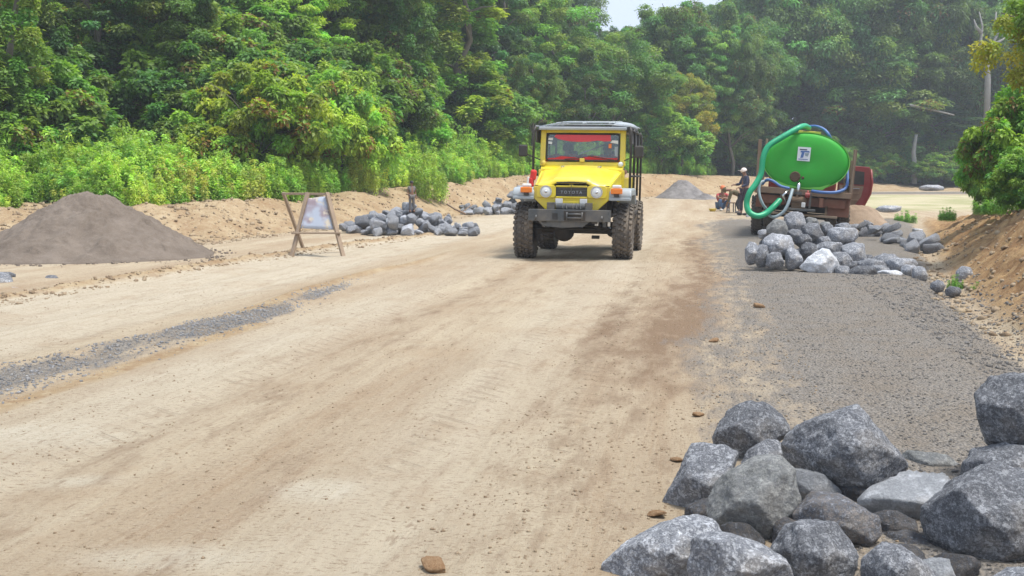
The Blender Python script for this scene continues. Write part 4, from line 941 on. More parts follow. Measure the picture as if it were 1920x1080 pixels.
    # windscreen
    T = Matrix.Translation((0, .85, 1.53)) @ Matrix.Rotation(math.radians(-7), 4, 'X')
    def W(mb, name, m, par, **k):
        for i in range(len(mb.v)): mb.v[i] = T @ mb.v[i]
        return mb.build(name, m, par, **k)
    f = MB(); f.box((-.685, 0, .30), (.095, .05, .61)); f.box((.685, 0, .30), (.095, .05, .61)); f.box((0, 0, .585), (1.275, .05, .055)); f.box((0, 0, .025), (1.275, .05, .07))
    wf = W(f, 'windscreen_frame', M['yellow'], J, bevel=.012)
    s = MB(); z0, z1, x1 = .065, .552, .632
    ring = rr(-x1, x1, z0, z1, .06); ring2 = rr(-x1 + .022, x1 - .022, z0 + .022, z1 - .022, .045); n = len(ring)
    vs = [(a, -.028, b) for a, b in ring] + [(a, -.040, b) for a, b in ring2] + [(a, .02, b) for a, b in ring2]
    s.add(vs, [(i, (i + 1) % n, n + (i + 1) % n, n + i) for i in range(n)] + [(n + i, n + (i + 1) % n, 2 * n + (i + 1) % n, 2 * n + i) for i in range(n)])
    W(s, 'rubber_seal', M['black'], wf)
    g = MB(); g.add([(a, -.010, b) for a, b in ring2] + [(a, -.004, b) for a, b in ring2], [tuple(range(n)), tuple(range(2 * n - 1, n - 1, -1))]); gl = W(g, 'windscreen', M['glass'], J)
    # red sun strip with ragged lower edge, stickers
    top = [(-.47, .525), (.47, .525)]; low = [(.48, .42), (.36, .415), (.25, .43), (.1, .41), (-.05, .405), (-.2, .41), (-.33, .43), (-.43, .45), (-.50, .49)]
    W(MB().prism(top + low, -.016, -.013, 'Y'), 'sun_strip', M['redfilm'], gl)
    W(MB().prism([(-.60, .10), (-.60, .12), (-.48, .125), (-.36, .155), (-.22, .145), (-.08, .135), (.06, .145), (.20, .165), (.34, .14), (.46, .13), (.60, .135), (.60, .10)], -.016, -.013, 'Y'), 'red_dash_strip', M['red'], gl)  # added red strip on the glass, standing in for the shaded dash cover
    W(MB().prism([(-.60, .43), (-.52, .43), (-.52, .47), (-.60, .47)], -.016, -.013, 'Y'), 'sticker', M['white'], gl)
    W(MB().prism([(-.60, .37), (-.535, .36), (-.53, .40), (-.60, .41)], -.016, -.013, 'Y'), 'sticker', M['lens'], gl)
    W(MB().prism([(.47, .395), (.60, .375), (.60, .43), (.50, .435)], -.016, -.013, 'Y'), 'sticker', M['white'], gl)
    W(MB().prism([(.55, .17), (.60, .15), (.60, .33), (.545, .32)], -.016, -.013, 'Y'), 'sticker', M['tarp'], gl)
    W(MB().prism([(.44, .30), (.49, .30), (.49, .38), (.44, .37)], -.016, -.013, 'Y'), 'sticker', M['amber'], gl)
    for (a, b) in (((-.30, -.055, .10), (.02, -.05, .13)), ((.10, -.05, .16), (.55, -.055, .09))): W(MB().bar(a, b, .016, .012), 'wiper', M['black'], wf)
    W(MB().box((0, -.05, .085), (.085, .05, .07)), 'washer_cap', M['yellow_pl'], wf, bevel=.012)
    for x in (-.66, .66):
        W(MB().ball((x, -.07, .02 if x > 0 else .03), (.045, .035, .045)), 'corner_lamp', M['lens'] if x > 0 else M['yellow_pl'], J, smooth=True)
    # dash with red cover and clutter, steering wheel
    d = MB(); pts = []
    rq = random.Random(4)
    for i in range(22):
        x = -.62 + i * .059; d.ball((x, .955 + rq.uniform(-.012, .012), 1.655 + rq.uniform(-.015, .02)), (.055, .045, .065), 8, 6)
    d.build('dash_cover', mat('orange_red_cloth', (.80, .10, .04), .8, var=.25, scale=12), J, smooth=True)
    MB().box((0, 1.10, 1.42), (1.34, .26, .26)).build('dashboard', M['black'], J)
    sw = MB(); c0 = Vector((-.34, 1.36, 1.50)); A, B = Vector((1, 0, 0)), Vector((0, .42, .9))
    sw.tube([c0 + (A * math.cos(q) + B * math.sin(q)) * .19 for q in np.linspace(0, 6.2832, 25)], .014, 6); sw.bar(c0 - A * .18, c0 + A * .18, .03, .015); sw.build('steering_wheel', M['black'], J, smooth=True)
    for x in (-.36, .36):
        sb = MB().box((x, 1.78, 1.05), (.48, .50, .14)).box((x, 2.03, 1.36), (.46, .11, .60), rotm(-.12)).box((x, 2.08, 1.74), (.24, .08, .14)); sb.build('seat', M['seat'], J, bevel=.03)
    MB().bar((-.1, 1.5, 1.75), (.42, 1.25, 1.93), .03, .02).build('grab_bar', M['chrome'], J)
    # roof
    r = MB(); nyr = 6; V = []; F = []
    xs = np.linspace(-.78, .78, 13)
    for y in (.80, 1.6, 2.4, 3.3):
        for x in xs: V.append((x, y, 2.155 + .06 * (1 - (x / .78) ** 2)))
    for j in range(3):
        for i in range(12): F.append((j * 13 + i, j * 13 + i + 1, (j + 1) * 13 + i + 1, (j + 1) * 13 + i))
    r.add(V, F); ro = r.build('roof', M['roofcloth'], J, smooth=True); sdm = ro.modifiers.new('thickness', 'SOLIDIFY'); sdm.thickness = .035
    MB().box((0, .79, 2.155), (1.50, .07, .055)).build('roof_lip', M['tarp'], ro, bevel=.015)
    rk = MB()
    for k in range(0, 12, 2):
        y = .80 + k * .227; h = .045 + .16 * min(1, k * .14)
        q_ = (k / 11) ** .7; rk.tube([(-.80, y, 2.18 + .09 * q_), (-.45, y, 2.225 + .17 * q_), (.45, y, 2.225 + .17 * q_), (.80, y, 2.19 + .09 * q_)], .011, 6)
    for x in (-.80, -.45, 0, .45, .80): rk.tube([(x, .80, 2.19 + (.055 if abs(x) < .6 else 0)), (x, 3.3, 2.27 + (.125 if abs(x) < .6 else 0))], .014, 6)
    rk.build('roof_rack', M['grey_paint'], J, smooth=True)
    tp = MB(); tp.ball((.62, 2.0, 2.22), (.22, 1.1, .09), 14, 8); tp.build('rolled_tarp', M['tarp'], J, smooth=True)
    # cage
    for sx in (-1, 1):
        c = MB(); X = sx * .83
        for y, zb in ((.70, .95), (1.55, .80), (2.45, 1.0), (3.32, .80)): c.tube([(X, y, zb), (X, y + .06, 2.10), (sx * .80, y + .08, 2.19)], .021, 8)
        c.tube([(X, .70, 1.36), (X, 3.32, 1.36)], .017, 8); c.tube([(X, .75, 2.12), (X, 3.36, 2.14)], .021, 8); c.tube([(X, .72, 1.02), (X, 3.32, .84)], .021, 8)
        c.build('side_cage', M['black'], J, smooth=True)
        s = MB().box((sx * .82, 1.45, .73), (.14, 1.25, .06)); s.build('side_step', M['under'], J, bevel=.01)
        mm = MB().box((sx * (1.00 if sx < 0 else .97), .68, 1.77), (.155, .06, .20)); mi = mm.build('side_mirror', M['black'], J, bevel=.025)
        MB().bar((sx * .72, .80, 1.62), (sx * .96, .68, 1.72), .018).build('mirror_arm', M['black'], mi)
    MB().box((.80, 2.0, 2.02), (.02, 2.4, .20)).build('side_curtain', M['roofcloth'], J)
    MB().box((-.80, 2.0, 2.02), (.02, 2.4, .20)).build('side_curtain', M['roofcloth'], J)
    # red and white bundle tied at the hood side
    rb = MB(); rb.box((-.71, .05, 1.36), (.10, .12, .17), rotm(.1, .12, .2)); rb.box((-.735, .02, 1.24), (.07, .08, .16), rotm(0, -.1, 0)); o = rb.build('tied_cloth', M['red'], J, bevel=.03)
    MB().box((-.785, -.01, 1.27), (.03, .06, .12), rotm(0, .1, 0)).build('cloth_end', M['white'], o, bevel=.012)
build_jeep(J)

# ---------------------------------------------------------------- people
def skin_obj(name, verts, edges, radii, m, parent, sub=2, root=0):
    me = bpy.data.meshes.new(name); me.from_pydata([tuple(v) for v in verts], edges, []); o = bpy.data.objects.new(name, me); COL.objects.link(o); me.materials.append(m)
    if parent: o.parent = parent
    sk = o.modifiers.new('skin', 'SKIN'); sk.use_smooth_shade = True
    for i, r in enumerate(radii):
        d = me.skin_vertices[0].data[i]; d.radius = (r, r) if not isinstance(r, tuple) else r; d.use_root = (i == root)
    s = o.modifiers.new('sub', 'SUBSURF'); s.levels = sub; s.render_levels = sub
    return o
def person(label, loc, rz, sc, J3, mats, hat=None, headdir=(0, -1, 0), group=None, fingers=True):
    """J3: joint positions in metres for a 1.7 m adult, figure faces -Y"""
    skin, shirt, pants, shoe = mats
    root = empty('person', loc, rz, label, 'person', group); 
    K = {k: Vector(v) * sc for k, v in J3.items() if isinstance(v, tuple)}
    hd = Vector(headdir).normalized(); up = (K['head'] - K['neck']).normalized()
    V = []; E = []; R = []
    def ad(p, r, par=None):
        V.append(Vector(p)); R.append(r * sc if not isinstance(r, tuple) else (r[0] * sc, r[1] * sc)); i = len(V) - 1
        if par is not None: E.append((par, i))
        return i
    pel = ad(K['pelvis'], .125); ch = ad(K['chest'], .14, pel); nk = ad(K['neck'], .055, ch)
    h0 = ad(K['neck'].lerp(K['head'], .45), .062, nk); h1 = ad(K['head'], (.082, .095), h0); h2 = ad(K['head'] + up * .075 * sc, (.072, .085), h1); h3 = ad(K['head'] + up * .12 * sc, .035, h2)
    ad(K['head'] + hd * .115 * sc - up * .01 * sc, .012, h1)
    def arm(s):
        a = ad(K['sh' + s], .055, ch); b = ad(K['el' + s], .04, a); c = ad(K['wr' + s], .028, b); dirv = (K['wr' + s] - K['el' + s]).normalized()
        if (s + 'hand') in J3: dirv = Vector(J3[s + 'hand']).normalized()
        side = dirv.cross(Vector((0, 0, 1))); side = side.normalized() if side.length > .1 else Vector((1, 0, 0))
        p = ad(K['wr' + s] + dirv * .07 * sc, (.018, .036), c)
        if fingers:
            for k, ln in enumerate((.070, .082, .076, .058)):
                o = K['wr' + s] + dirv * .10 * sc + side * (k - 1.5) * .020 * sc; dn = dirv.cross(side)
                x = ad(o, .0095, p); y = ad(o + (dirv * .8 + dn * .25) * ln * .55 * sc, .0085, x); ad(o + (dirv * .9 + dn * .8) * ln * .85 * sc, .007, y)
            x = ad(K['wr' + s] + dirv * .045 * sc + side * -.045 * sc, .011, p); ad(K['wr' + s] + dirv * .085 * sc + side * -.06 * sc, .009, x)
    arm('L'); arm('R')
    for s in 'LR':
        a = ad(K['hip' + s], .085, pel); b = ad(K['kn' + s], .055, a); c = ad(K['an' + s], .036, b); d = ad(K['an' + s] + Vector(J3.get('toe', (0, -.14, -.04))) * sc, .03, c)
    body = skin_obj('body', V, E, R, skin, root, 2)
    # clothes follow the body a little outside it
    V, E, R = [], [], []
    p0 = ad(K['pelvis'].lerp(K['chest'], .12), .150); c0 = ad(K['chest'], .160, p0); ad(K['chest'].lerp(K['neck'], .72), .078, c0)
    for s in 'LR':
        a = ad(K['sh' + s], .068, c0); b = ad(K['sh' + s].lerp(K['el' + s], .6), .056, a)
        if J3.get('long'): b2 = ad(K['el' + s], .052, b); ad(K['el' + s].lerp(K['wr' + s], .85), .042, b2)
    skin_obj('shirt', V, E, R, shirt, root, 2)
    V, E, R = [], [], []
    p0 = ad(K['pelvis'], .145)
    for s in 'LR':
        a = ad(K['hip' + s], .100, p0); b = ad(K['kn' + s], .072, a); ad(K['kn' + s].lerp(K['an' + s], J3.get('leg', .85)), .055, b)
    skin_obj('trousers', V, E, R, pants, root, 2)
    for s in 'LR':
        mb = MB(); t = Vector(J3.get('toe', (0, -.14, -.04))) * sc; mb.ball(K['an' + s] + t * .45 - Vector((0, 0, .02 * sc)), (.048 * sc, .125 * sc, .045 * sc), 10, 6); mb.build('shoe', shoe, root, smooth=True)
    # face: eyes, mouth, ears
    sd = hd.cross(up).normalized(); H0 = K['head']
    for q in (-1, 1):
        MB().ball(H0 + hd * .088 * sc + sd * q * .032 * sc + up * .018 * sc, .010 * sc, 8, 6).build('eye', M['hair'], root, smooth=True)
        MB().ball(H0 + sd * q * .085 * sc, (.014 * sc, .02 * sc, .03 * sc), 8, 6).build('ear', skin, root, smooth=True)
    MB().ball(H0 + hd * .082 * sc - up * .045 * sc, (.022 * sc, .01 * sc, .006 * sc), 8, 6).build('mouth', M['wood_red'], root, smooth=True)
    hat = hat or ('hair', M['hair'])
    nm, hm = hat; mb = MB(); n, mth = 16, 7
    q = up.to_track_quat('Z', 'Y').to_matrix()
    V_ = []; F_ = []
    for i in range(mth + 1):
        a = math.pi * .53 * i / mth
        for j in range(n):
            b = 2 * math.pi * j / n; V_.append(H0 + up * .02 * sc + q @ Vector((.097 * sc * math.sin(a) * math.cos(b), .108 * sc * math.sin(a) * math.sin(b), .115 * sc * math.cos(a))) - hd * .012 * sc)
    for i in range(mth):
        for j in range(n): F_.append((i * n + j, (i + 1) * n + j, (i + 1) * n + (j + 1) % n, i * n + (j + 1) % n))
    mb.add(V_, F_); ho = mb.build(nm, hm, root, smooth=True); sl = ho.modifiers.new('thickness', 'SOLIDIFY'); sl.thickness = .01 * sc; sl.offset = 1
    if nm == 'cap': MB().box(H0 + hd * .14 * sc + up * .035 * sc, (.14 * sc, .10 * sc, .012 * sc), (hd * -1).to_track_quat('Y', 'Z').to_matrix()).build('cap_peak', hm, ho, bevel=.01)
    return root
STAND = dict(pelvis=(0, 0, .93), chest=(0, 0, 1.25), neck=(0, -.01, 1.44), head=(0, -.03, 1.58), shL=(-.17, 0, 1.37), elL=(-.24, .03, 1.10), wrL=(-.22, -.10, .87), shR=(.17, 0, 1.37), elR=(.24, .03, 1.10), wrR=(.22, -.08, .87),
             hipL=(-.09, 0, .88), knL=(-.10, -.02, .49), anL=(-.11, .02, .09), hipR=(.09, 0, .88), knR=(.10, -.02, .49), anR=(.12, .02, .09))
# standing, seen from the side: looks left
sp = P(1396, 405, 36.5); st = dict(STAND); st.update(elL=(-.20, -.12, 1.12), wrL=(-.14, -.34, 1.10), elR=(.20, -.05, 1.10), wrR=(.16, -.28, 1.02), head=(0, -.07, 1.57), neck=(0, -.02, 1.44), knL=(-.09, -.10, .49), anL=(-.09, -.08, .09), long=True)
person('person in navy shirt and pale cap, standing left of the tank truck', (sp.x, 36.5, H(sp.x, 36.5)), -math.pi / 2 + .25, .98, st, (M['skin'], M['navy'], M['purple'], M['dark_cloth']), ('cap', M['whitecap']))
SQ = dict(pelvis=(0, .05, .22), chest=(0, -.06, .52), neck=(0, -.10, .70), head=(0, -.14, .85), shL=(-.18, -.06, .63), elL=(-.22, -.30, .50), wrL=(.02, -.40, .46), shR=(.18, -.06, .63), elR=(.22, -.30, .52), wrR=(-.02, -.42, .50),
          hipL=(-.10, .0, .20), knL=(-.17, -.38, .44), anL=(-.15, -.34, .09), hipR=(.10, 0, .20), knR=(.17, -.38, .44), anR=(.15, -.34, .09))
sp = P(1352, 396, 40); person('person in faded red shirt, reddish cap and jeans, crouching by the roadside', (sp.x, 40, H(sp.x, 40)), .15, 1.0, SQ, (M['skin'], M['shirt_red'], M['jeans'], M['white']), ('cap', M['orange']))
BD = dict(pelvis=(0, .15, .72), chest=(0, -.16, .86), neck=(0, -.34, .93), head=(0, -.48, .93), shL=(-.17, -.26, .88), elL=(-.18, -.32, .62), wrL=(-.12, -.40, .42), shR=(.17, -.26, .88), elR=(.18, -.34, .60), wrR=(.10, -.42, .40),
          hipL=(-.09, .14, .68), knL=(-.11, .0, .42), anL=(-.12, .10, .09), hipR=(.09, .14, .68), knR=(.12, -.05, .42), anR=(.14, .05, .09), long=True)
sp = P(1383, 398, 38.2); person('person in brown olive jacket and dark trousers, bending over beside the standing one', (sp.x, 38.2, H(sp.x, 38.2)), -math.pi / 2 - .1, .92, BD, (M['skin'], M['camo'], M['dark_cloth'], M['greycloth']), ('cap', M['camo']), headdir=(0, -.8, -.5))
CH = dict(STAND); CH.update(elL=(-.22, .02, 1.12), wrL=(-.20, -.06, .92), long=False, leg=.9)
sp = P(772, 385, 24.75); hz = max([c + r_ * .7 for (a, b, c, r_) in ROAD_HEAP if abs(a - sp.x) < .16 and abs(b - 24.75) < .2] or [0.35])
ztop = CAMH + 1.5 * 24.75 / FPX; csc = (ztop - (hz - .02)) / 1.72
csc = min(max(csc, .44), .62)
person('small child in grey brown shirt and shorts standing on the rock heap', (sp.x, 24.75, ztop - 1.72 * csc), .5, csc, CH, (M['skin'], M['greycloth'], M['greycloth'], M['skin']))
# jeep occupants
def in_jeep(x, y, z): return Vector(jp) + Matrix.Rotation(JY, 3, 'Z') @ Vector((x, y, z))
SIT = dict(pelvis=(0, 0, .10), chest=(0, .06, .42), neck=(0, .05, .60), head=(0, .02, .745), shL=(-.18, .05, .53), elL=(-.25, -.12, .32), wrL=(-.14, -.34, .36), shR=(.18, .05, .53), elR=(.25, -.12, .32), wrR=(.14, -.34, .36),
           hipL=(-.09, -.02, .08), knL=(-.12, -.42, .12), anL=(-.12, -.52, -.26), hipR=(.09, -.02, .08), knR=(.12, -.42, .12), anR=(.12, -.52, -.26))
s2 = dict(SIT); s2.update(elR=(.30, -.02, .32), wrR=(.32, -.25, .34))
person('passenger in red shirt seen through the side opening of the yellow jeep', in_jeep(.38, 1.80, 1.10), JY, .98, s2, (M['skin'], M['red'], M['dark_cloth'], M['dark_cloth']), ('hair', M['hair']))
person('driver in dark shirt behind the windscreen of the yellow jeep', in_jeep(-.35, 1.80, 1.10), JY, .98, SIT, (M['skin'], M['dark_cloth'], M['dark_cloth'], M['dark_cloth']), ('hair', M['hair']))
# small things by the workers
g = P(1336, 396, 39.5); mb = MB(); mb.lathe([(0, .001), (.0, .10), (.10, .15), (.11, .16), (.10, .14), (.02, .09), (.02, .001)], (0, 0, 0), 'Z', 20)
o = mb.build('basin', M['yellow_pl'], None, True); o.location = (g.x, 39.5, H(g.x, 39.5)); tag(o, 'yellowish plastic basin on the ground left of the crouching person', 'basin')
g = P(1371, 398, 38.6); ch = empty('stool', (g.x, 38.6, H(g.x, 38.6)), .2, 'low dark wooden stool in front of the bending person', 'stool')
MB().box((0, 0, .36), (.32, .26, .04)).build('seat', M['wood_dk'], ch, bevel=.005)
for a in (-1, 1):
    for b in (-1, 1): MB().bar((a * .13, b * .10, 0), (a * .12, b * .09, .34), .035).build('leg', M['greycloth'], ch)

# ---------------------------------------------------------------- tank truck
TYAW = -math.radians(15.2)
tp_ = P(1499, 442, 23.4); tp_ = Vector((tp_.x, 23.4, H(tp_.x, 23.4)))
T = empty('tank_truck', tp_, TYAW, 'old flatbed truck with oval green water tank, seen from behind on the right', 'truck')
TM = Matrix.Translation(tp_) @ Matrix.Rotation(TYAW, 4, 'Z'); TI = TM.inverted()
ROLL = Matrix.Translation((0, 0, .45)) @ Matrix.Rotation(math.radians(4.3), 4, 'Y') @ Matrix.Translation((0, 0, -.45))
def build_truck():
    def B(mb, name, m, par=T, **k):
        for i in range(len(mb.v)): mb.v[i] = ROLL @ mb.v[i]
        return mb.build(name, m, par, **k)
    def W(u, v, Y): return TI @ P(u, v, Y)
    for sx in (-1, 1):
        for dx in (.98, .70): wheel(T, sx * dx, 1.0, .46, .24, sx, 0, True)
    for sx in (-1, 1): wheel(T, sx * .88, 4.9, .46, .24, sx, 0, True)
    # tank
    mb = MB(); n = 64; a_, b_ = .93, .635; cz = 1.70; V = []; F = []
    prof = [(.005, 0.0), (-.025, .35), (-.02, .62), (.0, .85), (.03, .955), (.075, 1.0), (3.3, 1.0), (3.4, .9), (3.45, .5), (3.46, 0)]
    for (y, q) in prof:
        for j in range(n):
            t = 2 * math.pi * j / n; V.append((a_ * math.cos(t) * max(q, .002), y, cz + b_ * math.sin(t) * max(q, .002)))
    for i in range(len(prof) - 1):
        for j in range(n): F.append((i * n + j, i * n + (j + 1) % n, (i + 1) * n + (j + 1) % n, (i + 1) * n + j))
    mb.add(V, F); tank = B(mb, 'tank', M['tank'], smooth='auto')
    mb = MB(); V = []; F = []; ring = [(.05, 1.0), (.045, 1.022), (.085, 1.022), (.09, 1.0)]
    for (y, q) in ring:
        for j in range(n):
            t = 2 * math.pi * j / n; V.append((a_ * math.cos(t) * q, y, cz + b_ * math.sin(t) * q))
    for i in range(4):
        for j in range(n): F.append((i * n + j, i * n + (j + 1) % n, ((i + 1) % 4) * n + (j + 1) % n, ((i + 1) % 4) * n + j))
    mb.add(V, F); B(mb, 'end_rim', M['tank_edge'], tank, smooth='auto')
    mb = MB(); mb.lathe([(-.055, .001), (-.055, .105), (-.035, .12), (0, .12)], (-.20, 0, 1.345), 'Y', 24); B(mb, 'drain_cover', M['rust'], tank, smooth='auto')
    for k in range(6):
        t = k * 1.047; B(MB().ball((-.20 + .09 * math.cos(t), -.06, 1.345 + .09 * math.sin(t)), .012, 6, 4), 'bolt', M['rust'], tank)
    B(MB().ball((-.03, -.03, 1.33), (.035, .02, .035), 8, 6), 'rust_spot', M['rust'], tank, smooth=True)
    m, nt, b = base_mat('emblem_white'); b.inputs['Base Color'].default_value = (.74, .76, .78, 1); b.inputs['Roughness'].default_value = .5
    Rz = rotm(0, math.radians(0), 0)
    pl = B(MB().box((-.06, -.038, 1.86), (.28, .008, .31)), 'emblem_plate', m, tank)
    def E(poly, nm, mm): return B(MB().prism([(x - .06, z + 1.86) for x, z in poly], -.048, -.043, 'Y'), nm, mm, pl)
    E([(-.10, .11), (.06, .11), (.06, .085), (-.10, .085)], 'emblem_bar', M['navy'])
    E([(-.07, .07), (.11, .075), (.12, .04), (.01, .04), (-.01, -.08), (-.07, -.09), (-.05, .03), (-.08, .035)], 'emblem_shape', M['hose_blue'])
    E([(.02, .02), (.11, .03), (.09, -.05), (.03, -.04)], 'emblem_shape', M['hose_grey'])
    E([(-.11, -.11), (.10, -.11), (.10, -.125), (-.11, -.125)], 'emblem_line', M['hose_blue'])
    # saddle under the tank
    B(MB().prism([(-.62, 1.24), (-.50, 1.09), (.42, 1.09), (.60, 1.24), (.35, 1.15), (0, 1.12), (-.35, 1.15)], .02, .12, 'Y'), 'tank_saddle', M['tank_edge'])
    B(MB().prism([(-.62, 1.24), (-.50, 1.09), (.42, 1.09), (.60, 1.24), (.35, 1.15), (0, 1.12), (-.35, 1.15)], 2.8, 2.9, 'Y'), 'tank_saddle', M['tank_edge'])
    # top hatch frame with timber
    B(MB().box((.02, .7, 2.37), (.50, .5, .06)), 'hatch', M['yellow_pl'], tank, bevel=.01)
    # deck, planks
    for k in range(9): B(MB().box((-.92 + k * .23, 2.0, 1.03), (.222, 3.9, .045)), 'deck_plank', M['wood_dk'])
    B(MB().box((0, .02, 1.0), (2.10, .09, .13)), 'rear_cross_beam', M['wood_dk'], bevel=.01)
    for sx in (-1, 1):
        B(MB().box((sx * 1.03, 2.0, .98), (.06, 3.9, .12)), 'deck_rail', M['wood_red'], bevel=.008)
        for z in (1.16, 1.34): B(MB().box((sx * 1.045, 2.0, z), (.03, 3.9, .12)), 'side_board', M['wood_dk'], bevel=.005)
    B(MB().box((-1.03, .05, 1.58), (.075, .06, 1.10), rotm(0, -.03, 0)), 'corner_stake', M['wood_dk'], bevel=.006)
    B(MB().box((-.90, .12, 1.62), (.05, .05, 1.06)), 'corner_stake', M['wood'], bevel=.006)
    B(MB().box((1.035, .05, 1.52), (.075, .06, 1.02)), 'corner_stake', M['wood_dk'], bevel=.006)
    B(MB().box((1.035, .01, 1.55), (.025, .02, .95)), 'stake_edge', M['wood'])
    for y in (1.3, 2.6, 3.9):
        for sx in (-1, 1): B(MB().box((sx * 1.05, y, 1.42), (.06, .06, .8)), 'side_stake', M['wood_dk'], bevel=.006)
    # chassis
    for sx in (-1, 1): B(MB().box((sx * .42, 2.4, .80), (.09, 5.0, .20)), 'chassis_rail', M['wood_red'], bevel=.006)
    B(MB().box((0, .14, .80), (1.9, .10, .20)), 'rear_chassis_beam', M['wood_red'], bevel=.01)
    B(MB().box((-.86, .22, .80), (.30, .06, .40)), 'mud_board', M['wood_red'], bevel=.01)
    B(MB().box((.80, .22, .74), (.50, .06, .46)), 'mud_board', M['wood_red'], bevel=.01)
    B(MB().box((0, 1.6, .72), (1.5, .9, .35)), 'under_frame', M['black'], bevel=.01)
    B(MB().box((0, 3.2, .74), (1.9, 1.2, .5)), 'under_frame', M['black'], bevel=.02)
    B(MB().tube([(-.9, 1.0, .46), (.9, 1.0, .46)], .07, 12).ball((0, 1.0, .46), .18), 'rear_axle', M['under'], smooth='auto')
    B(MB().bar((-.85, -.02, .50), (.80, -.02, .50), .07, .05), 'rear_bumper_bar', M['wood'], bevel=.008)
    for x in (-.6, .55): B(MB().bar((x, .0, .52), (x, .10, .72), .05), 'bumper_hanger', M['rust'])
    # pump and valves
    px = -.12
    B(MB().box((px + .10, -.12, .62), (.66, .34, .05)), 'pump_shelf', M['steel'], bevel=.005)
    pump = B(MB().tube([(px - .10, -.14, .80), (px + .22, -.14, .80)], .11, 16).box((px + .05, -.14, .70), (.30, .22, .12)), 'pump', M['rust'], smooth='auto')
    B(MB().tube([(px + .02, -.10, .88), (px + .02, -.08, 1.17), (px + .02, .03, 1.22)], .045, 12), 'outlet_pipe', M['chrome'], pump, smooth=True)
    B(MB().lathe([(-.03, .05), (-.03, .085), (.03, .085), (.03, .05)], (px + .02, -.13, .98), 'Z', 16), 'flange', M['steel'], pump, smooth='auto')
    B(MB().tube([(px - .22, -.14, .78), (px - .30, -.18, .90), (px - .20, -.12, 1.02)], .035, 10), 'valve_pipe', M['chrome'], pump, smooth=True)
    B(MB().tube([(px + .18, -.2, .95), (px + .28, -.2, .95)], .06, 12).tube([(px + .23, -.2, .95), (px + .23, -.1, 1.05)], .02, 8), 'valve_wheel', M['red_paint'], pump, smooth='auto')
    B(MB().bar((px + .30, -.15, .66), (px + .30, -.15, 1.0), .04).bar((px - .34, -.15, .66), (px - .34, -.15, .95), .03), 'pump_support', M['steel'], pump)
    B(MB().box((px + .16, -.2, .73), (.09, .12, .12)), 'fuel_can', M['white'], pump, bevel=.02)
    # cab
    cab = B(MB().prism([(4.1, .62), (5.75, .62), (5.8, 1.25), (5.45, 1.35), (5.2, 1.98), (4.2, 2.02), (4.1, 1.9)], -.86, .86, 'X'), 'cab', M['red_paint'], bevel=.03)
    B(MB().box((0, 4.07, 1.62), (1.1, .02, .40)), 'rear_window', M['black'], cab)
    for sx in (-1, 1): B(MB().box((sx * .45, 5.82, .95), (.22, .04, .18)), 'headlight', M['lens'], cab, bevel=.02)
    # open door, swung out to the right
    y0 = 5.0
    poly = [(.93, .52), (1.42, .52), (1.62, .66), (1.76, .95), (1.80, 1.25), (1.76, 1.55), (1.70, 1.76), (.93, 1.76)]
    dr = B(MB().prism([(x, z) for x, z in poly], y0 + .02, y0 + .06, 'Y'), 'open_door', M['red_paint'], bevel=.012)
    B(MB().prism([(.97, .70), (1.40, .70), (1.56, .95), (1.60, 1.24), (.97, 1.24)], y0 - .005, y0 + .015, 'Y'), 'door_trim', M['wood_dk'], dr, bevel=.004)
    B(MB().prism([(.97, 1.28), (1.60, 1.28), (1.58, 1.62), (.97, 1.66)], y0 - .005, y0 + .015, 'Y'), 'door_window', M['black'], dr)
    for z in (.84, 1.02, 1.14): B(MB().bar((1.0, y0 - .02, z), (1.50, y0 - .02, z + .03), .03, .02), 'door_rib', M['tarp'] if z > 1.1 else M['wood'], dr)
    # curved red edge of the door's outer skin
    B(MB().tube([(1.45, y0 - .02, .56), (1.66, y0 - .05, .74), (1.78, y0 - .07, 1.05), (1.80, y0 - .07, 1.35), (1.74, y0 - .04, 1.70)], [.025, .03, .032, .03, .025], 10), 'door_edge', M['red_paint'], dr, smooth=True)
    def spl(pts, k=8):
        pts = [Vector(p) for p in pts]; P_ = [pts[0]] + pts + [pts[-1]]; out = []
        for i in range(1, len(P_) - 2):
            for j in range(k):
                t = j / k; a, b, c, d = P_[i - 1:i + 3]
                out.append(.5 * ((2 * b) + (c - a) * t + (2 * a - 5 * b + 4 * c - d) * t * t + (3 * b - a - 3 * c + d) * t ** 3))
        return out + [pts[-1]]
    def hose(name, pts, r, m):
        p = spl([W(*q) for q in pts]); mb = MB(); mb.tube(p, r, 10); o = mb.build(name, m, T, smooth=True); return o
    gh = hose('green_suction_hose', [(1517, 240, 23.9), (1508, 236, 23.6), (1495, 241, 23.4), (1465, 258, 23.3), (1441, 274, 23.2), (1431, 295, 23.15), (1427, 325, 23.1), (1417, 345, 23.05), (1405, 362, 23.0), (1400, 382, 23.0), (1405, 398, 22.95), (1420, 405, 22.9), (1436, 400, 22.95), (1450, 388, 23.0), (1462, 375, 23.15)], .060, M['hose'])
    gp = spl([W(*q) for q in [(1495, 241, 23.4), (1465, 258, 23.3), (1441, 274, 23.2), (1431, 295, 23.15), (1427, 325, 23.1), (1417, 345, 23.05), (1405, 362, 23.0), (1400, 382, 23.0), (1405, 398, 22.95), (1420, 405, 22.9), (1436, 400, 22.95), (1450, 388, 23.0), (1462, 375, 23.15)]], 14)
    rb = MB()
    for i in range(1, len(gp) - 1):
        t = (gp[i + 1] - gp[i - 1]).normalized(); rb.tube([gp[i] - t * .008, gp[i] + t * .008], .066, 10)
    rb.build('hose_ribs', M['hose'], gh, smooth='auto')
    hose('blue_hose', [(1512, 238, 24.0), (1530, 237, 23.8), (1545, 243, 23.7), (1554, 253, 23.6), (1558, 262, 23.7), (1566, 275, 23.9)], .035, M['hose_blue'])
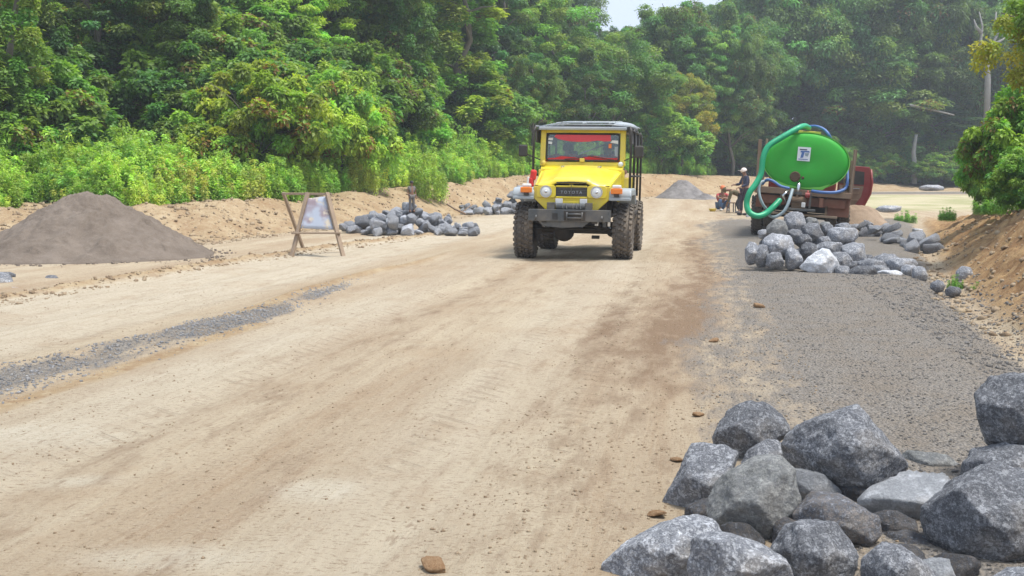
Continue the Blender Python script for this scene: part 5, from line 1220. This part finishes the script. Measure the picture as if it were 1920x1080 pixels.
    hose('blue_hose', [(1522, 358, 23.25), (1545, 361, 23.1), (1570, 360, 23.1), (1586, 352, 23.2), (1589, 335, 23.3), (1588, 310, 23.5)], .035, M['hose_blue'])
    hose('blue_hose', [(1430, 345, 23.3), (1438, 337, 23.2), (1450, 340, 23.15), (1464, 349, 23.1), (1480, 353, 23.1)], .03, M['hose_blue'])
    hose('grey_hose', [(1440, 338, 23.3), (1427, 342, 23.2), (1423, 355, 23.15), (1425, 370, 23.1), (1431, 384, 23.1), (1438, 393, 23.15)], .032, M['hose_grey'])
    hose('grey_hose', [(1486, 355, 23.1), (1481, 372, 22.95), (1475, 388, 22.9), (1466, 400, 22.9), (1452, 407, 22.95), (1442, 404, 23.1)], .035, M['hose_grey'])
build_truck()
# ---------------------------------------------------------------- vegetation
LEAFK = 2.4
def leaves_mesh(name, clumps, per, L, Wd, seed, base, droop=.3, upb=.5, browns=.0, shell=.55, tag_=''):
    """clumps: (n,6) x,y,z,rx,ry,rz ; leaf sized folded faces spread through every clump"""
    r = np.random.RandomState(seed); C = np.asarray(clumps, float); n = len(C) * per
    ci = np.repeat(np.arange(len(C)), per)
    d = r.randn(n, 3); d[:, 2] += upb; d /= np.linalg.norm(d, axis=1)[:, None]
    rad = shell + (1 - shell) * r.rand(n) ** .7
    rad *= 1 + .18 * r.randn(n)
    p = C[ci, :3] + d * C[ci, 3:6] * rad[:, None]
    nrm = d * .55 + np.array([0, 0, .75]) + r.randn(n, 3) * .38; nrm /= np.linalg.norm(nrm, axis=1)[:, None]
    tdir = d + r.randn(n, 3) * .8; tdir[:, 2] -= droop
    tdir -= nrm * np.sum(tdir * nrm, 1)[:, None]; tdir /= np.linalg.norm(tdir, axis=1)[:, None] + 1e-6
    sd = np.cross(nrm, tdir); ll = L * (.6 + .8 * r.rand(n))[:, None]; ww = Wd * (.6 + .8 * r.rand(n))[:, None]
    a = p; b = p + tdir * ll * .5 + sd * ww * .5 + nrm * ww * .12; c = p + tdir * ll - nrm * ll * .12; e = p + tdir * ll * .5 - sd * ww * .5 + nrm * ww * .12
    V = np.stack([a, b, c, e], 1).reshape(-1, 3); k = np.arange(n)[:, None] * 4
    F = np.concatenate([k + np.array([[0, 1, 2]]), k + np.array([[0, 2, 3]])], 1).reshape(-1, 3)
    o = np_mesh(name, V, F, M['leaf']); me = o.data; bpy.data.objects.remove(o)
    base = np.array(base); ct = .72 + .6 * r.rand(len(C)); hue = r.rand(len(C))
    col = base[None] * LEAFK * ct[ci][:, None] * (.75 + .5 * r.rand(n))[:, None]
    col[:, 0] *= (1 + (.25 if 'shr' in tag_ else .7) * (hue[ci] - .4)); col[:, 2] *= (1 - .3 * hue[ci]); col[:, 0] = col[:, 0] * 1.05 + .014; col[:, 2] += .018
    if browns:
        bsel = (r.rand(len(C)) < browns)[ci] & (r.rand(n) < .55) & (rad > .7)
        col[bsel] = np.array([.20, .13, .035]) * (.7 + .6 * r.rand(bsel.sum()))[:, None]
    at = me.color_attributes.new('tint', 'FLOAT_COLOR', 'POINT')
    arr = np.ones((len(V), 4), np.float32); arr[:, :3] = np.repeat(col, 4, axis=0); at.data.foreach_set('color', arr.ravel()); return me

def lobes(kind, seed, W, h):
    r = np.random.RandomState(seed); out = []
    if kind == 'dome':        # spreading crown from .28h up, uneven with sub-domes
        subs = [(0, 0, .66 * h, W * .36, h * .26)] + [(W * .27 * math.cos(a + r.rand()), W * .27 * math.sin(a + r.rand()), h * r.uniform(.42, .72), W * r.uniform(.17, .26), h * r.uniform(.13, .20)) for a in np.linspace(0, 6.28, 8)[:-1]]
        for (x, y, z, rr, rz) in subs:
            for k in range(int(30 * (rr / (W * .36)) ** 1.3) + 6):
                d = r.randn(3); d[2] = abs(d[2]) * 1.1 - .35; d /= np.linalg.norm(d); q = r.uniform(.72, 1.05)
                s = W * r.uniform(.045, .085); out.append((x + d[0] * rr * q, y + d[1] * rr * q, z + d[2] * rz * q, s, s, s * .62))
    elif kind == 'tall':      # irregular tall tree clothed almost to the ground
        for k in range(130):
            z = h * r.uniform(.10, 1); f = math.sin(min(1, (z / h) * 1.05) * math.pi * .86 + .25) ; lim = W * .5 * max(.18, f) * (.75 + .35 * math.sin(z * 1.7 + seed) * .6)
            a = r.rand() * 6.28; q = lim * r.uniform(.55, 1.0); s = W * r.uniform(.05, .10); out.append((q * math.cos(a), q * math.sin(a), z, s, s, s * .65))
    elif kind == 'column':    # trunk wrapped in climbers
        for k in range(120):
            z = h * (k / 120); lim = W * (.20 + .16 * math.sin(z * .9 + seed) ** 2 + .20 * max(0, 1 - z / (h * .28)) + .08 * r.rand()); a = r.rand() * 6.28
            s = W * r.uniform(.06, .11); out.append((lim * math.cos(a), lim * math.sin(a), z, s, s, s * 1.3))
    elif kind == 'layer':     # open storeys of foliage
        for lv in range(8):
            z = h * (.38 + .085 * lv); R = W * .5 * (1 - abs(lv - 3.0) / 7.5)
            for k in range(16):
                a = r.rand() * 6.28; q = R * math.sqrt(r.rand()); s = W * r.uniform(.05, .085); out.append((q * math.cos(a), q * math.sin(a), z + r.uniform(-.03, .03) * h - q * .08, s, s, s * .3))
    elif kind == 'bush':
        subs = [(0, 0, h * .45, W * .34, h * .50)] + [(W * .30 * math.cos(a), W * .30 * math.sin(a), h * r.uniform(.2, .5), W * r.uniform(.16, .24), h * r.uniform(.22, .36)) for a in np.linspace(0, 6.28, 9)[:-1]]
        for (x, y, z, rr, rz) in subs:
            for k in range(int(44 * (rr / (W * .34)) ** 1.3) + 6):
                d = r.randn(3); d[2] = abs(d[2]) * 1.0 - .25; d /= np.linalg.norm(d); q = r.uniform(.75, 1.05)
                s = W * r.uniform(.035, .07); out.append((x + d[0] * rr * q, y + d[1] * rr * q, max(.1, z + d[2] * rz * q), s, s, s * .7))
    elif kind == 'shrub':     # upright feathery stems
        for k in range(46):
            a = r.rand() * 6.28; q = W * .5 * math.sqrt(r.rand()); top = h * (1 - .45 * (q / (W * .5)) ** 2) * (r.uniform(.6, .9) if k % 4 else r.uniform(.95, 1.3))
            for f in (.2, .4, .6, .8, 1.0):
                s = W * r.uniform(.05, .085) * (1.25 - .6 * f); out.append((q * math.cos(a) * (1 + .1 * f), q * math.sin(a) * (1 + .1 * f), top * f, s, s, s * 1.5))
    return np.array(out)
PD = {  # kind, W, h, leaves per clump, leaf length, width, base colour, browns
    'domeA': ('dome', 9, 12, 225, .20, .12, (.065, .125, .028), .05, 1), 'domeB': ('dome', 10, 11, 225, .19, .11, (.060, .115, .030), .0, 2),
    'domeC': ('dome', 8, 12, 225, .21, .11, (.062, .118, .030), .08, 13),
    'tallA': ('tall', 6, 14, 225, .20, .12, (.050, .100, .028), .0, 3), 'tallB': ('tall', 7, 13, 225, .22, .11, (.058, .112, .026), .10, 4),
    'columnA': ('column', 4, 14, 195, .19, .12, (.058, .118, .024), .06, 5), 'columnB': ('column', 4.5, 12, 195, .20, .13, (.045, .100, .026), .0, 6),
    'layerA': ('layer', 8, 12, 195, .22, .12, (.075, .155, .030), .0, 7), 'bushA': ('bush', 6, 5, 195, .19, .11, (.082, .155, .022), .16, 8), 'bushB': ('bush', 6, 4.6, 195, .17, .11, (.070, .140, .028), .0, 9),
    'shrubA': ('shrub', 2.6, 2.2, 34, .13, .06, (.135, .200, .038), .0, 10), 'shrubB': ('shrub', 2.4, 2.0, 34, .12, .07, (.100, .175, .038), .0, 11), 'shrubC': ('shrub', 2.4, 1.8, 34, .11, .05, (.165, .205, .055), .03, 12)}
CM = {}
def crown_mesh(k):
    if k not in CM:
        kind, W, h, per, L, Wd, base, br, seed = PD[k]; CM[k] = leaves_mesh('crown', lobes(kind, seed, W, h), per, L, Wd, 50 + seed, base, browns=br, shell=.35 if kind == 'shrub' else .5, tag_=kind)
    return CM[k]
TK = {}
def trunk_mesh(k):
    if k not in TK:
        kind, W, h = PD[k][:3]; r = random.Random(PD[k][-1]); mb = MB(); rad = .014 * h
        top = h * (.8 if kind != 'bush' else .6); pts = [Vector((r.uniform(-.02, .02) * W * i, r.uniform(-.02, .02) * W * i, top * i / 6 - (.3 if i == 0 else 0))) for i in range(7)]
        mb.tube(pts, [rad * (1.25 - .9 * i / 6) for i in range(7)], 8)
        for q in range(9):
            b = pts[2 + q % 4]; a = q * 2.4; ln = W * r.uniform(.22, .38); e = b + Vector((math.cos(a) * ln, math.sin(a) * ln, ln * r.uniform(.4, .9)))
            mb.tube([b, b.lerp(e, .5) + Vector((0, 0, ln * .1)), e], [rad * .45, rad * .3, rad * .12], 6)
        o = mb.build('trunk', M['bark'], None, True); me = o.data; bpy.data.objects.remove(o); TK[k] = me
    return TK[k]
FIRST = {}
def tree(k, u, Y, vtop, wpx, label, cat='tree', name='tree', col=(1, 1, 1), group=None, rz=None, vb=None):
    x = (u - 960) / FPX * Y; zb = H(x, Y) - .05
    if vb is not None: zb = CAMH + (HOR - vb) * Y / FPX
    zt = CAMH + (HOR - vtop) * Y / FPX; W0, h0 = PD[k][1:3]
    root = empty(name, (x, Y, zb), rz if rz is not None else (u * 1.7) % 6.28, label, cat, group)
    s = wpx * Y / FPX / W0; sz = (zt - zb) / h0 / 1.0; root.scale = (s, s, sz)
    c = bpy.data.objects.new('crown' if 'shrub' not in k else 'foliage', crown_mesh(k)); COL.objects.link(c); c.parent = root; c.color = (*col, 1)
    if 'shrub' not in k: t = bpy.data.objects.new('trunk', trunk_mesh(k)); COL.objects.link(t); t.parent = root
    FIRST.setdefault(k, c); return root
# trees one can tell apart, left to right; far crowns tinted bluer as haze
TR = [
 ('columnA', 34, 27, -190, 170, 'tall trunk wrapped in hanging climber leaves at the left edge of the photo', (1.25, 1.2, 1.0)),
 ('columnB', 78, 31, -160, 130, 'slimmer climber covered trunk just right of the one at the left edge', (1.0, .95, .8)),
 ('tallA', 190, 34, -140, 230, 'tall deep green tree above the shadowy hollow at the left', (.85, .95, .95)),
 ('domeC', 320, 35, -90, 270, 'tall tree with reddish leaf tips between the left hollow and the rounded bushy tree', (1.05, 1.0, .9)),
 ('tallB', 215, 37, 110, 230, 'dark low tree filling the space below the tall deep green one', (.55, .68, .75)),
 ('bushA', 480, 31, 92, 290, 'rounded bushy tree with bright yellow green and rusty tips behind the sign frame', (1.4, 1.22, .95)),
 ('bushA', 640, 35, 100, 220, 'second rounded bushy tree with rusty tips, right of the brighter one', (1.15, 1.1, 1.0)),
 ('layerA', 565, 43, -60, 230, 'open crowned light green tree with a pale thin trunk, above the rounded bushy trees', (1.5, 1.4, 1.0)),
 ('domeB', 440, 48, -60, 220, 'bluish green tree behind the rounded bushy tree', (.8, .9, 1.0)),
 ('domeA', 690, 50, 25, 190, 'dark domed tree above the second rounded bushy tree', (.8, .88, .95)),
 ('columnB', 779, 47, 8, 110, 'slim green pillar of climbers left of the taller pillar', (1.25, 1.25, 1.1)),
 ('columnA', 868, 55, -90, 190, 'tall bright green pillar of climbers rising out of the photo left of the jeep', (1.5, 1.35, 1.0)),
 ('domeC', 885, 57, 118, 190, 'broad green tree at the foot of the tall pillar of climbers', (1.0, 1.05, .95)),
 ('tallA', 935, 64, -70, 150, 'dark tall tree right behind the tall pillar of climbers', (.75, .85, .95)),
 ('domeB', 975, 62, 125, 160, 'bushy green tree left above the jeep', (.95, 1.0, .95)),
 ('bushB', 745, 46, 150, 230, 'spreading fresh green bushy tree left of the pillars of climbers', (.95, 1.1, .95)),
 ('domeA', 1040, 74, -12, 230, 'bright green tree whose crown slopes down to the patch of sky', (1.15, 1.2, .9)),
 ('domeC', 998, 60, 88, 120, 'small domed tree above the jeep roof rack, left', (.85, .92, .9)),
 ('tallB', 1100, 67, 98, 120, 'dark cone shaped tree above the jeep', (.75, .85, .85)),
 ('domeB', 1150, 73, 44, 260, 'wide domed green tree right under the patch of sky', (.9, 1.0, .95)),
 ('domeC', 1258, 84, -25, 190, 'tree with ragged top at the right side of the patch of sky', (.85, .98, 1.0)),
 ('bushB', 1235, 74, 195, 190, 'leafy bush like tree right of the jeep roof', (.95, 1.05, .95)),
 ('domeA', 1275, 78, 128, 130, 'olive yellow tree between the jeep and the tank truck', (1.7, 1.15, .75)),
 ('domeB', 1370, 90, 15, 250, 'large green tree with stepped crown left above the tank truck', (.85, .95, 1.0)),
 ('domeC', 1370, 84, 128, 150, 'bluish pale tree in front of the large stepped one', (1.2, 1.25, 1.7)),
 ('tallA', 1420, 90, 190, 150, 'dark narrow tree behind the standing person', (.75, .85, 1.0)),
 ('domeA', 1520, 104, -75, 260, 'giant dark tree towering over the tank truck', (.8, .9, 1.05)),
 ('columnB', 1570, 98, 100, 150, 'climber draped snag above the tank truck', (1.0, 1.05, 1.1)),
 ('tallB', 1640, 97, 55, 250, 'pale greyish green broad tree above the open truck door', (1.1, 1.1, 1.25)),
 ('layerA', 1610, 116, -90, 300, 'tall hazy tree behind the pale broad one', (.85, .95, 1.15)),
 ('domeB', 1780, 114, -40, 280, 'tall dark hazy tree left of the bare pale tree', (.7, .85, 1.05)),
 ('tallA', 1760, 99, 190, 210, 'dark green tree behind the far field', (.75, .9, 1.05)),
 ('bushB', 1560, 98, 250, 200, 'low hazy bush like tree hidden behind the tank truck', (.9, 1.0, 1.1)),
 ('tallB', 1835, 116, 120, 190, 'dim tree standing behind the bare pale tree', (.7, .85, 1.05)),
 ('bushA', 1925, 20.5, 118, 240, 'near bushy tree on top of the orange bank at the right edge', (1.0, 1.12, .95)),
]
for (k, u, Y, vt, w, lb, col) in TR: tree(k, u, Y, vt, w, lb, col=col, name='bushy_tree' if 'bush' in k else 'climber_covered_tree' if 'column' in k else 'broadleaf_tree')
tree('bushB', 1862, 24.5, 225, 130, 'fresh green bush on the bank left of the near bushy tree', 'bush', 'bush', (1.1, 1.2, .85))
tree('bushB', 1925, 17.5, 268, 170, 'leafy bush at the right edge hanging over the orange bank', 'bush', 'bush', (.95, 1.1, .95))
tree('domeA', 2005, 15.5, -170, 330, 'yellowish leaved tree whose twigs hang into the upper right corner', col=(1.5, 1.1, .7), name='broadleaf_tree')
# bare pale trees, snags and bamboo
def snag(pts, r0, r1, label, name='dead_tree', cat='dead tree', branches=()):
    root = empty(name, pts[0], 0, label, cat); o = Vector(pts[0]); q = [Vector(p) - o for p in pts]
    mb = MB(); n = len(q); mb.tube(q, [r0 + (r1 - r0) * i / (n - 1) for i in range(n)], 8); mb.build('trunk', M['grey_bark'], root, True)
    for br in branches:
        b = [Vector(p) - o for p in br]; mb = MB(); mb.tube(b, [r1 * 1.0 * (1 - .75 * i / (len(b) - 1)) for i in range(len(b))], 6); mb.build('branch', M['grey_bark'], root, True)
Yd = 92
snag([P(1853, 175, Yd) - Vector((0, 0, 3)), P(1852, 150, Yd), P(1850, 105, Yd), P(1847, 95, Yd)], .30, .18, 'bare pale forked tree at the upper right', branches=(
    [P(1848, 100, Yd), P(1838, 80, Yd), P(1842, 50, Yd), P(1836, 22, Yd)], [P(1848, 100, Yd), P(1862, 82, Yd), P(1872, 60, Yd), P(1880, 35, Yd)], [P(1862, 82, Yd), P(1874, 78, Yd), P(1886, 70, Yd)], [P(1840, 62, Yd), P(1830, 50, Yd), P(1826, 36, Yd)], [P(1872, 60, Yd), P(1866, 40, Yd), P(1868, 22, Yd)]))
snag([P(1713, 345, 93), P(1715, 318, 93), P(1713, 285, 93), P(1718, 252, 93)], .30, .14, 'short pale broken trunk behind the far field')
snag([P(1706, 197, 92), P(1740, 204, 92), P(1789, 216, 92)], .11, .07, 'thin pale dead stem leaning across the hazy trees at the right', 'fallen_pole', 'dead stem')
snag([P(562, 175, 45), P(561, 120, 45), P(562, 55, 45)], .14, .09, 'slender pale trunk rising beneath the open crowned light green tree')
snag([P(1556, 40, 96), P(1572, 52, 96), P(1584, 66, 96), P(1588, 90, 96)], .15, .07, 'curved bare bough over the tank truck', 'dead_bough', 'bough')
# shrubs one can tell apart in front, the rest as undergrowth
for i, (k, u, Y, vt, w, lb, cl) in enumerate((
    ('shrubC', 340, 26.5, 292, 110, 'yellowish feathery shrub right of the sand pile, nearest the bank edge', (1.1, 1.0, 1)),
    ('shrubA', 240, 27.5, 258, 130, 'tall lime green feathery shrub behind the sand pile', (1.05, 1.05, 1)),
    ('shrubC', 430, 27.8, 296, 120, 'yellow green shrub at the bank edge left of the sign frame', (1.0, 1.0, 1)),
    ('shrubA', 330, 30, 252, 90, 'upright lime shrub poking above the row left of the bushy tree', (1, 1.05, 1)),
    ('shrubB', 510, 31, 300, 100, 'green shrub above the left leg of the sign frame', (1, 1, 1)),
    ('shrubC', 680, 35, 285, 90, 'pale yellow green shrub above the road side rock heap', (1, 1, 1)),
    ('shrubA', 800, 37.5, 288, 80, 'lime shrub at the bank edge left of the jeep', (.95, 1, 1)))):
    tree(k, u, Y, vt, w, lb, 'shrub', 'shrub', cl)
for k in ('shrubB',): pass
for (u, Y, w, vt, vb, lb) in ((1698, 33, 40, 398, 420, 'small green weed tuft in the cut right of the straggling rocks'), (1795, 12.6, 26, 520, 552, 'green weed sprig beside the pair of dark stones'), (1838, 12.1, 26, 532, 552, 'green weed sprig right of the pale mottled stone'), (1776, 20.5, 34, 392, 414, 'small dark green plant on the rim of the orange bank'), (1852, 19, 56, 372, 402, 'leafy seedling on the rim of the orange bank below the big bush')):
    tree('shrubB', u, Y, vt, w, lb, 'weed', 'weed_tuft', (.7, .85, .9), vb=vb)

def gn_scatter(name, pts, rots, scs, idx, srcs, label, color=(1, 1, 1)):
    me = bpy.data.meshes.new(name); me.from_pydata([tuple(p) for p in pts], [], [])
    for nm, ty, arr in (('rot', 'FLOAT_VECTOR', rots), ('scl', 'FLOAT_VECTOR', scs)):
        a = me.attributes.new(nm, ty, 'POINT'); a.data.foreach_set('vector', np.asarray(arr, np.float32).ravel())
    a = me.attributes.new('pick', 'INT', 'POINT'); a.data.foreach_set('value', np.asarray(idx, np.int32))
    o = bpy.data.objects.new(name, me); COL.objects.link(o); o.color = (*color, 1)
    ng = bpy.data.node_groups.new(name + '_spread', 'GeometryNodeTree'); ng.interface.new_socket('Geometry', in_out='INPUT', socket_type='NodeSocketGeometry'); ng.interface.new_socket('Geometry', in_out='OUTPUT', socket_type='NodeSocketGeometry')
    gi = ng.nodes.new('NodeGroupInput'); go = ng.nodes.new('NodeGroupOutput'); iop = ng.nodes.new('GeometryNodeInstanceOnPoints'); jn = ng.nodes.new('GeometryNodeJoinGeometry')
    for s in reversed(srcs):
        n = ng.nodes.new('GeometryNodeObjectInfo'); n.inputs[0].default_value = s; n.inputs['As Instance'].default_value = True; ng.links.new(n.outputs['Geometry'], jn.inputs[0])
    def na(nm, t):
        n = ng.nodes.new('GeometryNodeInputNamedAttribute'); n.data_type = t; n.inputs[0].default_value = nm; return n.outputs[0]
    ng.links.new(gi.outputs[0], iop.inputs['Points']); ng.links.new(jn.outputs[0], iop.inputs['Instance']); iop.inputs['Pick Instance'].default_value = True
    ng.links.new(na('pick', 'INT'), iop.inputs['Instance Index']); ng.links.new(na('rot', 'FLOAT_VECTOR'), iop.inputs['Rotation']); ng.links.new(na('scl', 'FLOAT_VECTOR'), iop.inputs['Scale'])
    ng.links.new(iop.outputs[0], go.inputs[0]); md = o.modifiers.new('spread', 'NODES'); md.node_group = ng
    return tag(o, label, kind='stuff')
r = random.Random(12)
# band of feathery undergrowth along the bank
pts, rots, scs, idx = [], [], [], []
for i in range(1100):
    u = r.uniform(-350, 1330); yf = float(np.interp(u, FU, FY)); d = r.random() ** 1.3; Y = yf * 1.26 + d * yf * .28
    Y *= 1 + .035 * math.sin(u * .021) + .02 * math.sin(u * .057)
    x = (u - 960) / FPX * Y; z = H(x, Y) - .08; s = r.uniform(.34, .70) * (.75 if d < .2 else 1.05) * (1.0 if u < 700 else .9)
    if u > 600: s *= 1.2
    pts.append((x, Y, z)); rots.append((0, 0, r.uniform(0, 6.28))); scs.append((s * 1.1, s * 1.1, s * r.uniform(.6, 1.2))); idx.append(r.choice((0, 0, 1, 1, 1, 2) if u < 900 else (1, 1, 0)))
gn_scatter('undergrowth', pts, rots, scs, idx, [FIRST['shrubA'], FIRST['shrubB'], FIRST['shrubC']], 'dense band of lime and yellow green weeds along the bank', (1.15, 1.2, 1.15))
# low thicket slope behind it
pts, rots, scs, idx = [], [], [], []
def skycap(u, Y):   # highest elevation (photo row) allowed so the patch of sky stays open
    return float(np.interp(u, [900, 1060, 1100, 1120, 1130, 1180, 1186, 1215, 1240, 1330, 1345, 1400, 1420], [-400, -60, 12, 40, 55, 55, 40, 30, 5, -10, 5, 5, -400]))
for i in range(430):
    u = r.uniform(-500, 2300); yf = float(np.interp(u, FU, FY)); Y = yf * (1.5 + 1.3 * r.random() ** 1.2)
    if 85 < u < 265 and Y < 46: continue
    if u > 1420: Y = r.uniform(93, 118)
    elif Y > 125: Y = r.uniform(82, 115)
    x = (u - 960) / FPX * Y; z = H(x, Y) - .2; s = r.uniform(.6, 1.15)
    pts.append((x, Y, z)); rots.append((0, 0, r.uniform(0, 6.28))); scs.append((s, s, s * r.uniform(.7, 1.1))); idx.append(r.choice((0, 1)))
gn_scatter('thicket', pts, rots, scs, idx, [FIRST['bushA'], FIRST['bushB']], 'low thicket of mixed green bushes under the forest', (.80, .88, .9))
pts, rots, scs, idx = [], [], [], []
keys = ['domeA', 'domeB', 'domeC', 'tallA', 'tallB', 'columnA', 'layerA']
for i in range(1000):
    u = r.uniform(-700, 2600); yf = float(np.interp(u, FU, FY)); Y = yf * r.uniform(1.75, 2.9) if u < 1000 else r.uniform(82, 128) if u < 1400 else r.uniform(98, 140)
    if u < 1000: Y = max(Y, 46)
    x = (u - 960) / FPX * Y; z = H(x, Y) - .3; k = r.choice(keys); h = r.uniform(.75, 1.5) * PD[k][2]
    hmax = CAMH + (HOR - skycap(u, Y)) * Y / FPX - z
    if hmax < h: h = hmax * r.uniform(.85, 1.0)
    if h < 4: continue
    W = PD[k][1] * Y / 60; 
    if 1040 < u < 1440: 
        cp = max(skycap(u + q * FPX * PD[k][1] * .5 / Y, Y) for q in (-1, -.5, .5, 1)); hm2 = CAMH + (HOR - cp) * Y / FPX - z; h = min(h, hm2 * r.uniform(.88, 1))
        if h < 4: continue
    if u > 1400: h *= 1.5
    sz = h / PD[k][2]; s = r.uniform(.8, 1.15) * (1.4 if u > 1400 else 1) * (.75 if 1040 < u < 1440 else 1)
    pts.append((x, Y, z)); rots.append((0, 0, r.uniform(0, 6.28))); scs.append((s, s, sz)); idx.append(keys.index(k))
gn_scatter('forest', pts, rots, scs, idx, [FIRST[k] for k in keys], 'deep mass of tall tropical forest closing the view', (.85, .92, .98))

# ---------------------------------------------------------------- hazy air
def haze(density):
    m = bpy.data.materials.new('haze_air'); m.use_nodes = True; nt = m.node_tree; nt.nodes.clear(); o = nt.nodes.new('ShaderNodeOutputMaterial'); v = nt.nodes.new('ShaderNodeVolumePrincipled')
    v.inputs['Color'].default_value = (.86, .93, 1.0, 1); v.inputs['Density'].default_value = density; v.inputs['Anisotropy'].default_value = .2; nt.links.new(v.outputs[0], o.inputs['Volume'])
    o = MB().box((0, 0, 34), (1840, 1840, 84)).build('haze', m); tag(o, 'thin humid air over the whole valley', kind='stuff')
if HAZE: haze(HAZE)
